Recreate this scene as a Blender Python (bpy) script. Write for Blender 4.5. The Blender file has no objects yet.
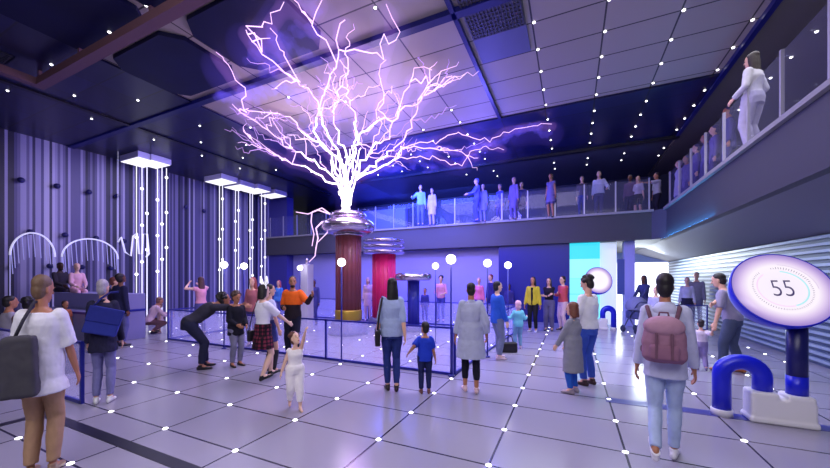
import bpy, bmesh, math, random
from mathutils import Vector, Matrix, Quaternion
random.seed(7)
SC = bpy.context.scene
COL = SC.collection
PI = math.pi
V = Vector
R = math.radians

# ------------------------------------------------------------------ camera
F = 336.0; CX = 415.0; HY = 279.0; EYE = 1.72
YAW = math.atan2(571.0 - CX, F)
SA, CA = math.sin(YAW), math.cos(YAW)
cam = bpy.data.cameras.new('camera'); cam_o = bpy.data.objects.new('camera', cam); COL.objects.link(cam_o)
cam.sensor_fit = 'HORIZONTAL'; cam.sensor_width = 36.0; cam.lens = 36.0 * F / 830.0
cam.shift_y = (HY - 234.0) / 830.0
cam.clip_start = 0.05; cam.clip_end = 200
cam_o.location = (0, 0, EYE); cam_o.rotation_euler = (PI / 2, 0, YAW)
SC.camera = cam_o

# ------------------------------------------------------------------ world, exposure
SC.view_settings.view_transform = 'Standard'; SC.view_settings.look = 'None'
SC.view_settings.gamma = 1.0; SC.view_settings.use_curve_mapping = False
SC.view_settings.exposure = 0.06
wd_ = bpy.data.worlds.new('world'); SC.world = wd_; wd_.use_nodes = True
wd_.node_tree.nodes['Background'].inputs[0].default_value = (0.28, 0.28, 0.34, 1)
wd_.node_tree.nodes['Background'].inputs[1].default_value = 0.09

def lamp(name, kind, loc, color, watts, size=0.3, size_y=None, aim=None, spread=None):
    l = bpy.data.lights.new(name, kind); o = bpy.data.objects.new(name, l); COL.objects.link(o)
    l.color = color; l.energy = watts; o.location = loc
    if kind == 'AREA':
        l.size = size
        if size_y: l.shape = 'RECTANGLE'; l.size_y = size_y
        if spread: l.spread = R(spread)
    elif kind != 'SUN': l.shadow_soft_size = size
    if aim is not None: o.rotation_euler = (V(aim) - V(loc)).to_track_quat('-Z', 'Y').to_euler()
    return o

lamp('ceiling_wash', 'AREA', (-3.6, 7.2, 6.30), (0.76, 0.68, 1.0), 450, 8, 3.6, (-3.6, 7.2, 0))
lamp('entry_wash', 'AREA', (-1.5, 1.2, 6.30), (1.0, 0.96, 0.96), 105, 9, 3.0, (-1.5, 1.6, 0))
lamp('front_fill', 'AREA', (-1.0, -2.6, 5.4), (1.0, 0.96, 1.0), 260, 7, 2.2, (-2.2, 5.5, 1.0))  # added front light behind the camera, brightens the people
lamp('right_wash', 'AREA', (1.6, 8.5, 6.30), (0.92, 0.92, 1.0), 115, 2.2, 7, (1.2, 8.5, 0), 120)
lamp('left_wash', 'AREA', (-12.5, 8.0, 6.25), (0.62, 0.55, 1.0), 400, 4, 6, (-14.5, 8.5, 0))
lamp('coil_glow', 'POINT', (-5.6, 7.9, 4.3), (0.68, 0.38, 1.0), 170, 0.3)
lamp('bolt_glow', 'POINT', (-4.2, 7.4, 5.3), (1.0, 0.82, 0.86), 42, 0.3)
lamp('bolt_glow', 'POINT', (-6.8, 7.0, 5.3), (1.0, 0.82, 0.86), 42, 0.3)
lamp('blue_wash', 'AREA', (-6.2, 12.4, 6.2), (0.06, 0.10, 1.0), 900, 6, 1.6, (-6.0, 15.5, 3.6))
lamp('blue_fill', 'POINT', (-6.5, 11.6, 4.6), (0.08, 0.12, 1.0), 260, 0.5)
lamp('pen_wash', 'AREA', (-7.0, 12.6, 3.9), (0.36, 0.30, 1.0), 200, 8, 1.5, (-7.0, 14.0, 0.8))
lamp('gallery_blue', 'AREA', (-7.5, 16.4, 6.3), (0.08, 0.14, 1.0), 1100, 8, 1.5, (-7.5, 17.6, 4.2))
lamp('soffit_fill', 'AREA', (3.75, 8.5, 2.62), (0.72, 0.82, 1.0), 95, 0.8, 11, (3.6, 8.5, 0))  # added area light under the soffit, lifts slat wall and floor
lamp('bolt_blue', 'POINT', (-2.6, 10.6, 4.9), (0.14, 0.12, 1.0), 300, 0.3)
lamp('hall_light', 'AREA', (2.9, 18.6, 2.6), (0.80, 0.92, 1.0), 300, 1.6, 2.6, (3.2, 17.5, 0))
lamp('gallery_light', 'AREA', (-0.5, 15.6, 6.3), (0.75, 0.72, 1.0), 34, 7, 1.5, (-0.5, 15.4, 4))
lamp('gallery_light', 'AREA', (4.0, 7.5, 6.3), (0.95, 0.92, 1.0), 14, 1.2, 7, (3.4, 7.5, 4))

# ------------------------------------------------------------------ pixel helpers
def PX(px, d, z=0.0):
    """point on the view column px at camera depth d, height z"""
    r = (px - CX) / F * d
    return V((-SA * d + CA * r, CA * d + SA * r, z))
def PXY(px, py, d):
    p = PX(px, d); p.z = EYE + (HY - py) / F * d
    return p
def FL(px, py, z=0.0):
    return PX(px, F * (EYE - z) / (py - HY), z)
def atX(px, X, z=0.0):
    k = (px - CX) / F
    d = X / (-SA + CA * k)
    return PX(px, d, z)
def atY(px, Y, z=0.0):
    k = (px - CX) / F
    return PX(px, Y / (CA + SA * k), z)

# ------------------------------------------------------------------ materials
MATS = {}
def mat(name, col, rough=0.6, metal=0.0, emit=None, es=1.0, alpha=1.0, vary=0.0, vscale=20.0, bump=0.0, spec=0.5, sheen=0.0):
    if name in MATS: return MATS[name]
    m = bpy.data.materials.new(name); m.use_nodes = True; MATS[name] = m
    nt = m.node_tree; b = nt.nodes['Principled BSDF']
    b.inputs['Base Color'].default_value = (*col, 1); b.inputs['Roughness'].default_value = rough
    b.inputs['Metallic'].default_value = metal; b.inputs['Specular IOR Level'].default_value = spec
    if emit: b.inputs['Emission Color'].default_value = (*emit, 1); b.inputs['Emission Strength'].default_value = es
    if alpha < 1: b.inputs['Alpha'].default_value = alpha
    if vary or bump:
        tc = nt.nodes.new('ShaderNodeTexCoord'); n = nt.nodes.new('ShaderNodeTexNoise'); n.inputs['Scale'].default_value = vscale
        n.inputs['Detail'].default_value = 3
        nt.links.new(tc.outputs['Object'], n.inputs['Vector'])
        if vary:
            mx = nt.nodes.new('ShaderNodeMix'); mx.data_type = 'RGBA'
            nt.links.new(n.outputs['Fac'], mx.inputs[0])
            mx.inputs[6].default_value = (*[c * (1 - vary) for c in col], 1); mx.inputs[7].default_value = (*[min(1, c * (1 + vary)) for c in col], 1)
            nt.links.new(mx.outputs[2], b.inputs['Base Color'])
        if bump:
            bp = nt.nodes.new('ShaderNodeBump'); bp.inputs['Strength'].default_value = bump
            nt.links.new(n.outputs['Fac'], bp.inputs['Height']); nt.links.new(bp.outputs[0], b.inputs['Normal'])
    return m
def s2l(r, g, b):
    f = lambda c: (c / 255 / 12.92) if c <= 10 else ((c / 255 + 0.055) / 1.055) ** 2.4
    return (f(r), f(g), f(b))
def cloth(r, g, b, rough=0.85):
    return mat('fabric_%d_%d_%d' % (r, g, b), s2l(r, g, b), rough, vary=0.14, vscale=14, bump=0.12, spec=0.25)
def glow(name, col, es): return mat(name, (0.0, 0.0, 0.0), 0.5, emit=col, es=es)

def glass_mat(name, tint, refl=0.12, dens=0.06, rough=0.03):
    if name in MATS: return MATS[name]
    m = bpy.data.materials.new(name); m.use_nodes = True; MATS[name] = m
    nt = m.node_tree; nt.nodes.clear()
    out = nt.nodes.new('ShaderNodeOutputMaterial'); tr = nt.nodes.new('ShaderNodeBsdfTransparent')
    tr.inputs[0].default_value = (*tint, 1)
    gl = nt.nodes.new('ShaderNodeBsdfGlossy'); gl.inputs['Roughness'].default_value = rough; gl.inputs[0].default_value = (0.9, 0.9, 1, 1)
    df = nt.nodes.new('ShaderNodeBsdfDiffuse'); df.inputs[0].default_value = (0.6, 0.6, 0.9, 1)
    m1 = nt.nodes.new('ShaderNodeMixShader'); m1.inputs[0].default_value = dens
    m2 = nt.nodes.new('ShaderNodeMixShader'); m2.inputs[0].default_value = refl
    tl = nt.nodes.new('ShaderNodeBsdfTranslucent'); tl.inputs[0].default_value = (0.75, 0.75, 0.95, 1); ad = nt.nodes.new('ShaderNodeAddShader')
    nt.links.new(df.outputs[0], ad.inputs[0]); nt.links.new(tl.outputs[0], ad.inputs[1])
    nt.links.new(tr.outputs[0], m1.inputs[1]); nt.links.new(ad.outputs[0], m1.inputs[2])
    nt.links.new(m1.outputs[0], m2.inputs[1]); nt.links.new(gl.outputs[0], m2.inputs[2])
    nt.links.new(m2.outputs[0], out.inputs[0])
    return m

def grid_mat(name, base, joint, x0, dx, y0, dy, w, rough, rough_noise=0.0, var=0.1, metal=0.0, spec=0.5, cols=None):
    """tiles: joints at x0+k*dx, y0+k*dy, each tile a slightly different tone"""
    m = bpy.data.materials.new(name); m.use_nodes = True; nt = m.node_tree; L = nt.links.new
    b = nt.nodes['Principled BSDF']; b.inputs['Roughness'].default_value = rough; b.inputs['Metallic'].default_value = metal
    b.inputs['Specular IOR Level'].default_value = spec
    tc = nt.nodes.new('ShaderNodeTexCoord'); sp = nt.nodes.new('ShaderNodeSeparateXYZ'); L(tc.outputs['Object'], sp.inputs[0])
    def mth(op, a, bb=None, c=None):
        n = nt.nodes.new('ShaderNodeMath'); n.operation = op
        for i, v in enumerate((a, bb, c)):
            if v is None: continue
            if isinstance(v, (int, float)): n.inputs[i].default_value = v
            else: L(v, n.inputs[i])
        return n.outputs[0]
    def axis(sock, o, d):
        u = mth('DIVIDE', mth('SUBTRACT', sock, o), d)
        cell = mth('FLOOR', u); fr = mth('FRACT', u)
        dist = mth('MULTIPLY', mth('MINIMUM', fr, mth('SUBTRACT', 1.0, fr)), d)
        return cell, mth('LESS_THAN', dist, w / 2)
    cx_, jx = axis(sp.outputs[0], x0, dx); cy_, jy = axis(sp.outputs[1], y0, dy)
    j = mth('MAXIMUM', jx, jy)
    cmb = nt.nodes.new('ShaderNodeCombineXYZ'); L(cx_, cmb.inputs[0]); L(cy_, cmb.inputs[1])
    wn = nt.nodes.new('ShaderNodeTexWhiteNoise'); wn.noise_dimensions = '3D'; L(cmb.outputs[0], wn.inputs['Vector'])
    tone = mth('MULTIPLY_ADD', wn.outputs[0], 2 * var, 1 - var)
    mx = nt.nodes.new('ShaderNodeMix'); mx.data_type = 'RGBA'; mx.blend_type = 'MULTIPLY'; mx.inputs[0].default_value = 1.0
    mx.inputs[6].default_value = (*base, 1)
    c3 = nt.nodes.new('ShaderNodeCombineXYZ'); L(tone, c3.inputs[0]); L(tone, c3.inputs[1]); L(tone, c3.inputs[2]); L(c3.outputs[0], mx.inputs[7])
    mj = nt.nodes.new('ShaderNodeMix'); mj.data_type = 'RGBA'; L(j, mj.inputs[0]); L(mx.outputs[2], mj.inputs[6]); mj.inputs[7].default_value = (*joint, 1)
    L(mj.outputs[2], b.inputs['Base Color'])
    if rough_noise:
        no = nt.nodes.new('ShaderNodeTexNoise'); no.inputs['Scale'].default_value = 0.8; no.inputs['Detail'].default_value = 4
        L(tc.outputs['Object'], no.inputs['Vector'])
        L(mth('MULTIPLY_ADD', no.outputs[0], rough_noise, rough - rough_noise / 2), b.inputs['Roughness'])
    return m

def stripes_mat(name, axis, stops, scale, rough=0.5):
    """vertical bands of several widths along one axis"""
    m = bpy.data.materials.new(name); m.use_nodes = True; nt = m.node_tree; L = nt.links.new
    b = nt.nodes['Principled BSDF']; b.inputs['Roughness'].default_value = rough
    tc = nt.nodes.new('ShaderNodeTexCoord'); sp = nt.nodes.new('ShaderNodeSeparateXYZ'); L(tc.outputs['Object'], sp.inputs[0])
    def mth(op, a, bb=None):
        n = nt.nodes.new('ShaderNodeMath'); n.operation = op
        for i, v in enumerate((a, bb)):
            if v is None: continue
            if isinstance(v, (int, float)): n.inputs[i].default_value = v
            else: L(v, n.inputs[i])
        return n.outputs[0]
    fl = mth('FLOOR', mth('MULTIPLY', sp.outputs[axis], scale))
    w1 = nt.nodes.new('ShaderNodeTexWhiteNoise'); w1.noise_dimensions = '1D'; L(fl, w1.inputs['W'])
    fl2 = mth('FLOOR', mth('MULTIPLY', sp.outputs[axis], scale * 0.2))
    w2 = nt.nodes.new('ShaderNodeTexWhiteNoise'); w2.noise_dimensions = '1D'; L(fl2, w2.inputs['W'])
    v = mth('ADD', mth('MULTIPLY', w1.outputs[0], 0.5), mth('MULTIPLY', w2.outputs[0], 0.5))
    cr = nt.nodes.new('ShaderNodeValToRGB'); cr.color_ramp.interpolation = 'CONSTANT'
    while len(cr.color_ramp.elements) < len(stops): cr.color_ramp.elements.new(0.5)
    for e, (p, c) in zip(cr.color_ramp.elements, stops): e.position = p; e.color = (*c, 1)
    L(v, cr.inputs[0]); L(cr.outputs[0], b.inputs['Base Color'])
    bp = nt.nodes.new('ShaderNodeBump'); bp.inputs['Strength'].default_value = 0.4; bp.inputs['Distance'].default_value = 0.03; L(v, bp.inputs['Height']); L(bp.outputs[0], b.inputs['Normal'])
    return m

# ------------------------------------------------------------------ mesh helpers
def obj(name, bm, m, parent=None, smooth=False, loc=None):
    me = bpy.data.meshes.new(name)
    bmesh.ops.recalc_face_normals(bm, faces=bm.faces)
    bm.to_mesh(me); bm.free()
    if m: me.materials.append(m)
    if smooth:
        for p in me.polygons: p.use_smooth = True
    o = bpy.data.objects.new(name, me); COL.objects.link(o)
    if parent: o.parent = parent
    if loc is not None: o.location = loc
    return o
def tag(o, label, cat, group=None, kind=None):
    o['label'] = label; o['category'] = cat
    if group: o['group'] = group
    if kind: o['kind'] = kind
    return o
def thing(name, label, cat, loc=(0, 0, 0), rotz=0.0, group=None):
    o = bpy.data.objects.new(name, None); COL.objects.link(o); o.empty_display_size = 0.2
    o.location = loc; o.rotation_euler = (0, 0, rotz)
    return tag(o, label, cat, group)
def struct(name, bm, m, smooth=False):
    o = obj(name, bm, m, None, smooth); o['kind'] = 'structure'; return o
def dup(root, loc, rotz=None, label=None, group=None):
    r = root.copy(); COL.objects.link(r); r.location = loc
    if rotz is not None: r.rotation_euler = (0, 0, rotz)
    if label: r['label'] = label
    if group: r['group'] = group
    for ch in list(root.children):
        c = ch.copy(); COL.objects.link(c); c.parent = r
        for g in list(ch.children):
            d = g.copy(); COL.objects.link(d); d.parent = c
    return r

def NB(): return bmesh.new()
def box(bm, lo, hi):
    lo, hi = V(lo), V(hi)
    vs = [bm.verts.new((x, y, z)) for x in (lo.x, hi.x) for y in (lo.y, hi.y) for z in (lo.z, hi.z)]
    for f in ((0, 1, 3, 2), (4, 6, 7, 5), (0, 4, 5, 1), (2, 3, 7, 6), (0, 2, 6, 4), (1, 5, 7, 3)):
        bm.faces.new([vs[i] for i in f])
    return bm
def bevel_box(bm, lo, hi, r=0.01, seg=2):
    t = bmesh.new(); box(t, lo, hi)
    bmesh.ops.bevel(t, geom=t.edges[:], offset=r, segments=seg, affect='EDGES', profile=0.5)
    me = bpy.data.meshes.new('tmp'); t.to_mesh(me); t.free(); bm.from_mesh(me); bpy.data.meshes.remove(me)
    return bm
def frame_of(d):
    d = V(d).normalized()
    u = d.cross(V((0, 0, 1)))
    if u.length < 1e-3: u = d.cross(V((0, 1, 0)))
    u.normalize(); return d, u, u.cross(d).normalized()
def rings(bm, rr, n=16, cap=True):
    """rr: list of (centre, ax, ay)"""
    loops = []
    for c, ax, ay in rr:
        loops.append([bm.verts.new(c + ax * math.cos(2 * PI * k / n) + ay * math.sin(2 * PI * k / n)) for k in range(n)])
    for a, b in zip(loops, loops[1:]):
        for k in range(n): bm.faces.new((a[k], a[(k + 1) % n], b[(k + 1) % n], b[k]))
    if cap:
        bm.faces.new(loops[0][::-1]); bm.faces.new(loops[-1])
    return bm
def tube(bm, pts, r, n=8, r2=None):
    pts = [V(p) for p in pts]; N = len(pts); rr = []; u = None
    for i, p in enumerate(pts):
        t = (pts[min(i + 1, N - 1)] - pts[max(i - 1, 0)])
        if t.length < 1e-9: t = V((0, 0, 1))
        t.normalize()
        if u is None: _, u, _w = frame_of(t)
        u = (u - t * u.dot(t))
        if u.length < 1e-6: _, u, _w = frame_of(t)
        u.normalize(); w = t.cross(u)
        k = i / max(1, N - 1)
        ri = r[i] if isinstance(r, (list, tuple)) else (r if r2 is None else r + (r2 - r) * k)
        rr.append((p, u * ri, w * ri))
    return rings(bm, rr, n)
def capsule(bm, p0, p1, r0, r1, n=10):
    p0, p1 = V(p0), V(p1); d = p1 - p0; L = d.length
    if L < 1e-6: return ball(bm, p0, (r0, r0, r0))
    d, u, w = frame_of(d); rr = []
    for a in (-80, -55, -28, 0):
        rr.append((p0 + d * r0 * math.sin(R(a)), u * r0 * math.cos(R(a)), w * r0 * math.cos(R(a))))
    for a in (0, 28, 55, 80):
        rr.append((p1 + d * r1 * math.sin(R(a)), u * r1 * math.cos(R(a)), w * r1 * math.cos(R(a))))
    return rings(bm, rr, n)
def cone(bm, p0, p1, r0, r1, n=14):
    p0, p1 = V(p0), V(p1); d, u, w = frame_of(p1 - p0)
    return rings(bm, [(p0, u * r0, w * r0), (p1, u * r1, w * r1)], n)
def ball(bm, c, r, M=None, n=12):
    c = V(c)
    if isinstance(r, (int, float)): r = (r, r, r)
    M = M or Matrix.Identity(3); rr = []
    for i in range(1, n // 2 + 3):
        a = -PI / 2 + PI * i / (n // 2 + 3)
        rr.append((c + M @ V((0, 0, r[2] * math.sin(a))), M @ V((r[0] * math.cos(a), 0, 0)), M @ V((0, r[1] * math.cos(a), 0))))
    return rings(bm, rr, n)
def lathe(bm, prof, n=32, c=(0, 0, 0)):
    c = V(c)
    return rings(bm, [(c + V((0, 0, z)), V((r, 0, 0)), V((0, r, 0))) for r, z in prof], n)

LIVE = []
TEXN = bpy.data.textures.new('folds', 'CLOUDS'); TEXN.noise_scale = 0.11; TEXN.noise_depth = 2
def remesh(o, vox, smooth=3, folds=0.0):
    m = o.modifiers.new('solid', 'REMESH'); m.mode = 'VOXEL'; m.voxel_size = vox; m.use_smooth_shade = True
    if smooth:
        s = o.modifiers.new('soft', 'SMOOTH'); s.factor = 0.5; s.iterations = smooth
    if folds:
        d = o.modifiers.new('folds', 'DISPLACE'); d.texture = TEXN; d.strength = folds; d.mid_level = 0.5; d.texture_coords = 'LOCAL'
    LIVE.append(o)

# ================================================================== STRUCTURE
CE = 6.46                                   # ceiling height
floor_m = grid_mat('floor_tiles', s2l(156, 152, 172), s2l(40, 36, 60), -3.05 - 1.18 * 12, 1.18, 3.10 - 0.806 * 8, 0.806, 0.022, 0.20, 0.10, 0.05)
bm = NB(); box(bm, (-17, -3.5, -0.2), (8, 21.6, 0)); struct('floor', bm, floor_m)
ceil_m = grid_mat('ceiling_tiles', s2l(164, 153, 145), s2l(54, 48, 52), -3.07 - 1.21 * 12, 1.21, 6.55 - 0.809 * 12, 0.809, 0.03, 0.55, 0.0, 0.05)
bm = NB(); box(bm, (-17, -3.5, CE), (8, 21.6, CE + 0.2)); struct('ceiling', bm, ceil_m)
navy_gloss = grid_mat('navy_panels', s2l(13, 17, 66), s2l(4, 5, 22), -3.07 - 1.21 * 12, 1.21, 6.55 - 0.809 * 12, 0.809, 0.035, 0.30, 0.0, 0.35)
bm = NB(); box(bm, (-17, -3.5, CE - 0.05), (-9.15, 20, CE - 0.002)); struct('ceiling_navy_left', bm, navy_gloss)
bm = NB(); box(bm, (-9.15, 9.95, CE - 0.05), (3.12, 13.5, CE - 0.002)); struct('ceiling_navy_back', bm, navy_gloss)
bm = NB(); box(bm, (-9.15, 13.7, CE - 0.05), (3.12, 20, CE - 0.002)); struct('ceiling_gallery', bm, mat('gallery_ceiling', s2l(62, 62, 84), 0.5))
bm = NB(); box(bm, (3.2, -3.5, CE - 0.05), (8, 21.6, CE - 0.002)); struct('ceiling_right', bm, mat('plain_ceiling', s2l(112, 106, 102), 0.6))
# hexagonal navy panels hung under the front part of the ceiling, tan joints between them
def hexpanel(cx, cy, w, h, cut, z0=CE - 0.09, z1=CE - 0.004):
    bm = NB()
    P = [(-w, -h + cut), (-w + cut, -h), (w - cut, -h), (w, -h + cut), (w, h - cut), (w - cut, h), (-w + cut, h), (-w, h - cut)]
    a = [bm.verts.new((cx + x, cy + y, z0)) for x, y in P]; b = [bm.verts.new((cx + x, cy + y, z1)) for x, y in P]
    bm.faces.new(a); bm.faces.new(b)
    for k in range(8): bm.faces.new((a[k], a[(k + 1) % 8], b[(k + 1) % 8], b[k]))
    return bm
navy_plain = mat('navy_lacquer', s2l(14, 17, 60), 0.5, vary=0.5, vscale=1.2, spec=0.25)
for i, cx in enumerate((-7.95, -5.45, -3.0)):
    for j, cy in enumerate((1.0, 2.75, 4.55)):
        if i == 2 and j == 2: continue
        o = struct('ceiling_hex_panel', hexpanel(cx, cy, 1.12, 0.80, 0.3), navy_plain)
tag_ = mat('groove_blue', s2l(8, 10, 64), 0.4, emit=s2l(20, 30, 190), es=0.06)
for i, (lo, hi) in enumerate((((-17, 5.6, CE - 0.1), (-0.9, 5.76, CE - 0.06)), ((-1.92, 3.0, CE - 0.1), (-1.84, 9.95, CE - 0.06)), ((3.10, -3, CE - 0.1), (3.2, 13.6, CE - 0.06)))):
    bm = NB(); box(bm, lo, (hi[0], hi[1], CE - 0.003)); struct('trim_%d' % (i + 1), bm, tag_)
bm = NB(); box(bm, (-9.2, 13.5, CE - 0.14), (3.2, 13.7, CE - 0.003)); struct('trim_4', bm, mat('black_trim', s2l(10, 10, 28), 0.4))
bm = NB(); box(bm, (-12.25, -3, CE - 0.09), (-12.1, 15, CE - 0.052)); struct('trim_5', bm, mat('black_trim', s2l(10, 10, 28), 0.4))
# floor inlays
ink = mat('floor_inlay_black', s2l(22, 20, 34), 0.3); blue_in = mat('floor_inlay_blue', s2l(54, 56, 150), 0.3)
bm = NB(); box(bm, (-6.15, 1.84, 0.0), (-2.0, 1.96, 0.004)); struct('trim_6', bm, ink)
bm = NB(); box(bm, (-6.15, -3, 0.0), (-6.03, 1.84, 0.004)); struct('trim_7', bm, ink)
bm = NB(); box(bm, (0.45, 5.40, 0.0), (4.4, 5.60, 0.004)); struct('trim_8', bm, blue_in)

# walls
lw = stripes_mat('striped_wall', 1, [(0, s2l(30, 28, 60)), (0.25, s2l(60, 56, 96)), (0.38, s2l(112, 106, 150)), (0.52, s2l(160, 154, 196)), (0.66, s2l(84, 78, 128)), (0.78, s2l(186, 180, 214)), (0.9, s2l(48, 44, 84))], 15.0, 0.45)
bm = NB(); box(bm, (-16.3, -3.5, 0), (-16.1, 15.0, CE)); struct('wall_left', bm, lw)
bm = NB(); box(bm, (-16.1, 14.8, 0), (-2.75, 15.0, 3.1)); struct('wall_back', bm, mat('lavender_wall', s2l(150, 146, 205), 0.5, vary=0.05, vscale=0.6))
bm = NB(); box(bm, (-2.75, 14.25, 0), (-0.06, 14.4, 3.1)); struct('wall_navy', bm, mat('navy_wall', s2l(22, 26, 120), 0.4))
bm = NB(); box(bm, (-17, 18.4, 4.1), (8, 18.6, CE)); struct('wall_gallery', bm, mat('gallery_wall', s2l(30, 32, 60), 0.5))
bm = NB(); box(bm, (6.5, -3.5, 4.1), (6.7, 18.4, CE)); struct('wall_gallery_right', bm, mat('gallery_wall_right', s2l(96, 92, 88), 0.6))
# slatted wall on the right
bm = NB(); box(bm, (4.5, -3.5, 0), (4.7, 21.0, 2.62)); struct('wall_right', bm, mat('slat_wall_back', s2l(78, 94, 120), 0.45))
bm = NB()
for k in range(19):
    z = 0.08 + k * 0.135
    box(bm, (4.43, -3.5, z), (4.5, 20.9, z + 0.055))
struct('wall_right_slats', bm, mat('slat_white', s2l(150, 166, 190), 0.4))
# white hall end and cyan opening
bm = NB(); box(bm, (0.9, 20.9, 0), (4.5, 21.1, 2.7)); struct('wall_hall_end', bm, mat('backlit_white', (0.9, 0.9, 0.95), 0.4, emit=(0.93, 0.95, 1.0), es=1.9))
bm = NB(); box(bm, (0.9, 20.8, 2.58), (4.5, 20.9, 3.1)); struct('wall_hall_header', bm, mat('hall_header', s2l(170, 180, 235), 0.5))
def cyan_wall():
    m = bpy.data.materials.new('backlit_cyan'); m.use_nodes = True; nt = m.node_tree; L = nt.links.new
    b = nt.nodes['Principled BSDF']; b.inputs['Base Color'].default_value = (0.1, 0.3, 0.35, 1)
    tc = nt.nodes.new('ShaderNodeTexCoord'); sp = nt.nodes.new('ShaderNodeSeparateXYZ'); L(tc.outputs['Object'], sp.inputs[0])
    mr = nt.nodes.new('ShaderNodeMapRange'); mr.inputs[1].default_value = 0; mr.inputs[2].default_value = 3.1; L(sp.outputs[2], mr.inputs[0])
    cr = nt.nodes.new('ShaderNodeValToRGB'); cr.color_ramp.interpolation = 'CONSTANT'
    cr.color_ramp.elements[0].position = 0; cr.color_ramp.elements[0].color = (*s2l(130, 238, 250), 1)
    cr.color_ramp.elements[1].position = 0.80; cr.color_ramp.elements[1].color = (*s2l(30, 210, 226), 1)
    for p, c in ((0.36, s2l(60, 170, 215)), (0.368, s2l(130, 238, 250)), (0.56, s2l(80, 200, 225)), (0.566, s2l(150, 244, 252))):
        e = cr.color_ramp.elements.new(p); e.color = (*c, 1)
    L(mr.outputs[0], cr.inputs[0]); L(cr.outputs[0], b.inputs['Emission Color']); b.inputs['Emission Strength'].default_value = 1.0
    return m
bm = NB(); box(bm, (-0.05, 14.3, 0), (0.98, 14.45, 3.1)); struct('wall_cyan', bm, cyan_wall())
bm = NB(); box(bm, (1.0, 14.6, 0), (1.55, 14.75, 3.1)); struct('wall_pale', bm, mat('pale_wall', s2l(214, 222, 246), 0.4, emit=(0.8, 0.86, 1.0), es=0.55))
bm = NB(); box(bm, (1.55, 14.4, 1.15), (1.78, 14.5, 2.45)); struct('trim_9', bm, mat('slate_post', s2l(70, 90, 160), 0.4))
bm = NB(); box(bm, (1.78, 14.4, 0), (2.1, 15.0, 3.1)); struct('wall_pier', bm, mat('pier_lavender', s2l(170, 172, 236), 0.5))
# mezzanine: L shaped deck, its fascia and soffits
mz = mat('mezzanine_paint', s2l(68, 66, 74), 0.6)
bm = NB()
O = [(-16.1, 14.1), (2.55, 14.1), (2.9, 13.75), (2.9, -3.5), (6.5, -3.5), (6.5, 21.3), (-16.1, 21.3)]
a = [bm.verts.new((x, y, 3.1)) for x, y in O]; b = [bm.verts.new((x, y, 4.1)) for x, y in O]
bm.faces.new(a); bm.faces.new(b)
for k in range(7): bm.faces.new((a[k], a[(k + 1) % 7], b[(k + 1) % 7], b[k]))
struct('floor_mezzanine', bm, mz)
bm = NB()
for Q in (((2.92, -3.5, 3.09), (2.92, 20.8, 3.09), (4.6, 20.8, 2.56), (4.6, -3.5, 2.56)),):
    a = [bm.verts.new(q) for q in Q]; b = [bm.verts.new(V(q) + V((0.02, 0, 0.06))) for q in Q]
    bm.faces.new(a); bm.faces.new(b)
    for k in range(4): bm.faces.new((a[k], a[(k + 1) % 4], b[(k + 1) % 4], b[k]))
struct('ceiling_soffit', bm, mat('soffit_grey', s2l(112, 110, 122), 0.55))
bm = NB(); box(bm, (-16.1, 14.02, 4.06), (2.6, 14.12, 4.14)); box(bm, (2.82, -3.5, 4.06), (2.92, 13.8, 4.14)); struct('trim_10', bm, mat('mezz_edge', s2l(150, 146, 150), 0.5))
bm = NB(); box(bm, (2.74, -3.5, 3.03), (2.9, 13.8, 3.06)); struct('trim_11', bm, mz)
bm = NB(); box(bm, (2.78, 9.6, 3.062), (2.86, 13.75, 3.08)); struct('trim_12', bm, glow('edge_led', (0.06, 0.40, 1.0), 22.0))
# left navy pier in the far corner and wall panels
bm = NB(); box(bm, (-16.1, 14.3, 0), (-14.7, 14.8, CE)); struct('wall_corner_pier', bm, mat('corner_navy', s2l(62, 60, 140), 0.5))
bm = NB(); box(bm, (-14.7, 18.0, 4.1), (-9.0, 18.3, 6.0)); struct('wall_gallery_panel', bm, mat('gallery_lavender', s2l(120, 120, 200), 0.5))

# acoustic hatches in the ceiling (perforated)
def hatch(x0, y0, x1, y1, label):
    t = thing('ceiling_grille', label, 'grille', ((x0 + x1) / 2, (y0 + y1) / 2, CE - 0.05))
    w, h = (x1 - x0) / 2, (y1 - y0) / 2
    bm = NB(); bevel_box(bm, (-w, -h, 0), (w, h, 0.04), 0.01); obj('panel', bm, mat('grille_grey', s2l(96, 92, 104), 0.6), t)
    bm = NB(); n = 16
    for k in range(n):
        x = -w + 2 * w * (k + 0.5) / n; box(bm, (x - 0.012, -h * 0.94, -0.02), (x + 0.012, h * 0.94, 0.0))
    for k in range(n):
        y = -h + 2 * h * (k + 0.5) / n; box(bm, (-w * 0.94, y - 0.012, -0.015), (w * 0.94, y + 0.012, -0.001))
    obj('mesh', bm, mat('grille_dark', s2l(52, 50, 66), 0.5), t)
hatch(-1.75, 5.05, -0.75, 6.5, 'dark perforated ceiling grille beside the blue ceiling groove crossing')
hatch(-12.0, 1.2, -10.6, 2.9, 'dark perforated ceiling grille above the brown ceiling rail corner')
bm = NB(); box(bm, (-0.55, 4.9, CE - 0.05), (0.55, 5.66, CE - 0.003)); struct('ceiling_dark_panel', bm, mat('dark_panel', s2l(62, 60, 76), 0.5))
bm = NB(); box(bm, (-1.75, 6.52, CE - 0.03), (-0.75, 7.3, CE - 0.003)); struct('ceiling_blue_panel', bm, mat('blue_panel', s2l(96, 98, 140), 0.5))

# brown L-shaped rail below the ceiling
bm = NB(); box(bm, (-10.95, 3.22, 6.04), (-2.6, 3.40, 6.20)); box(bm, (-10.95, -3.0, 6.04), (-10.77, 3.22, 6.20))
for x in (-10.86, -9, -6.5, -4): box(bm, (x - 0.03, 3.28, 6.18), (x + 0.03, 3.34, CE - 0.003))
tag(obj('ceiling_rail', bm, mat('rail_brown', s2l(112, 78, 92), 0.5)), 'brown boxed rail bent into a corner below the navy ceiling', 'rail')

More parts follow.
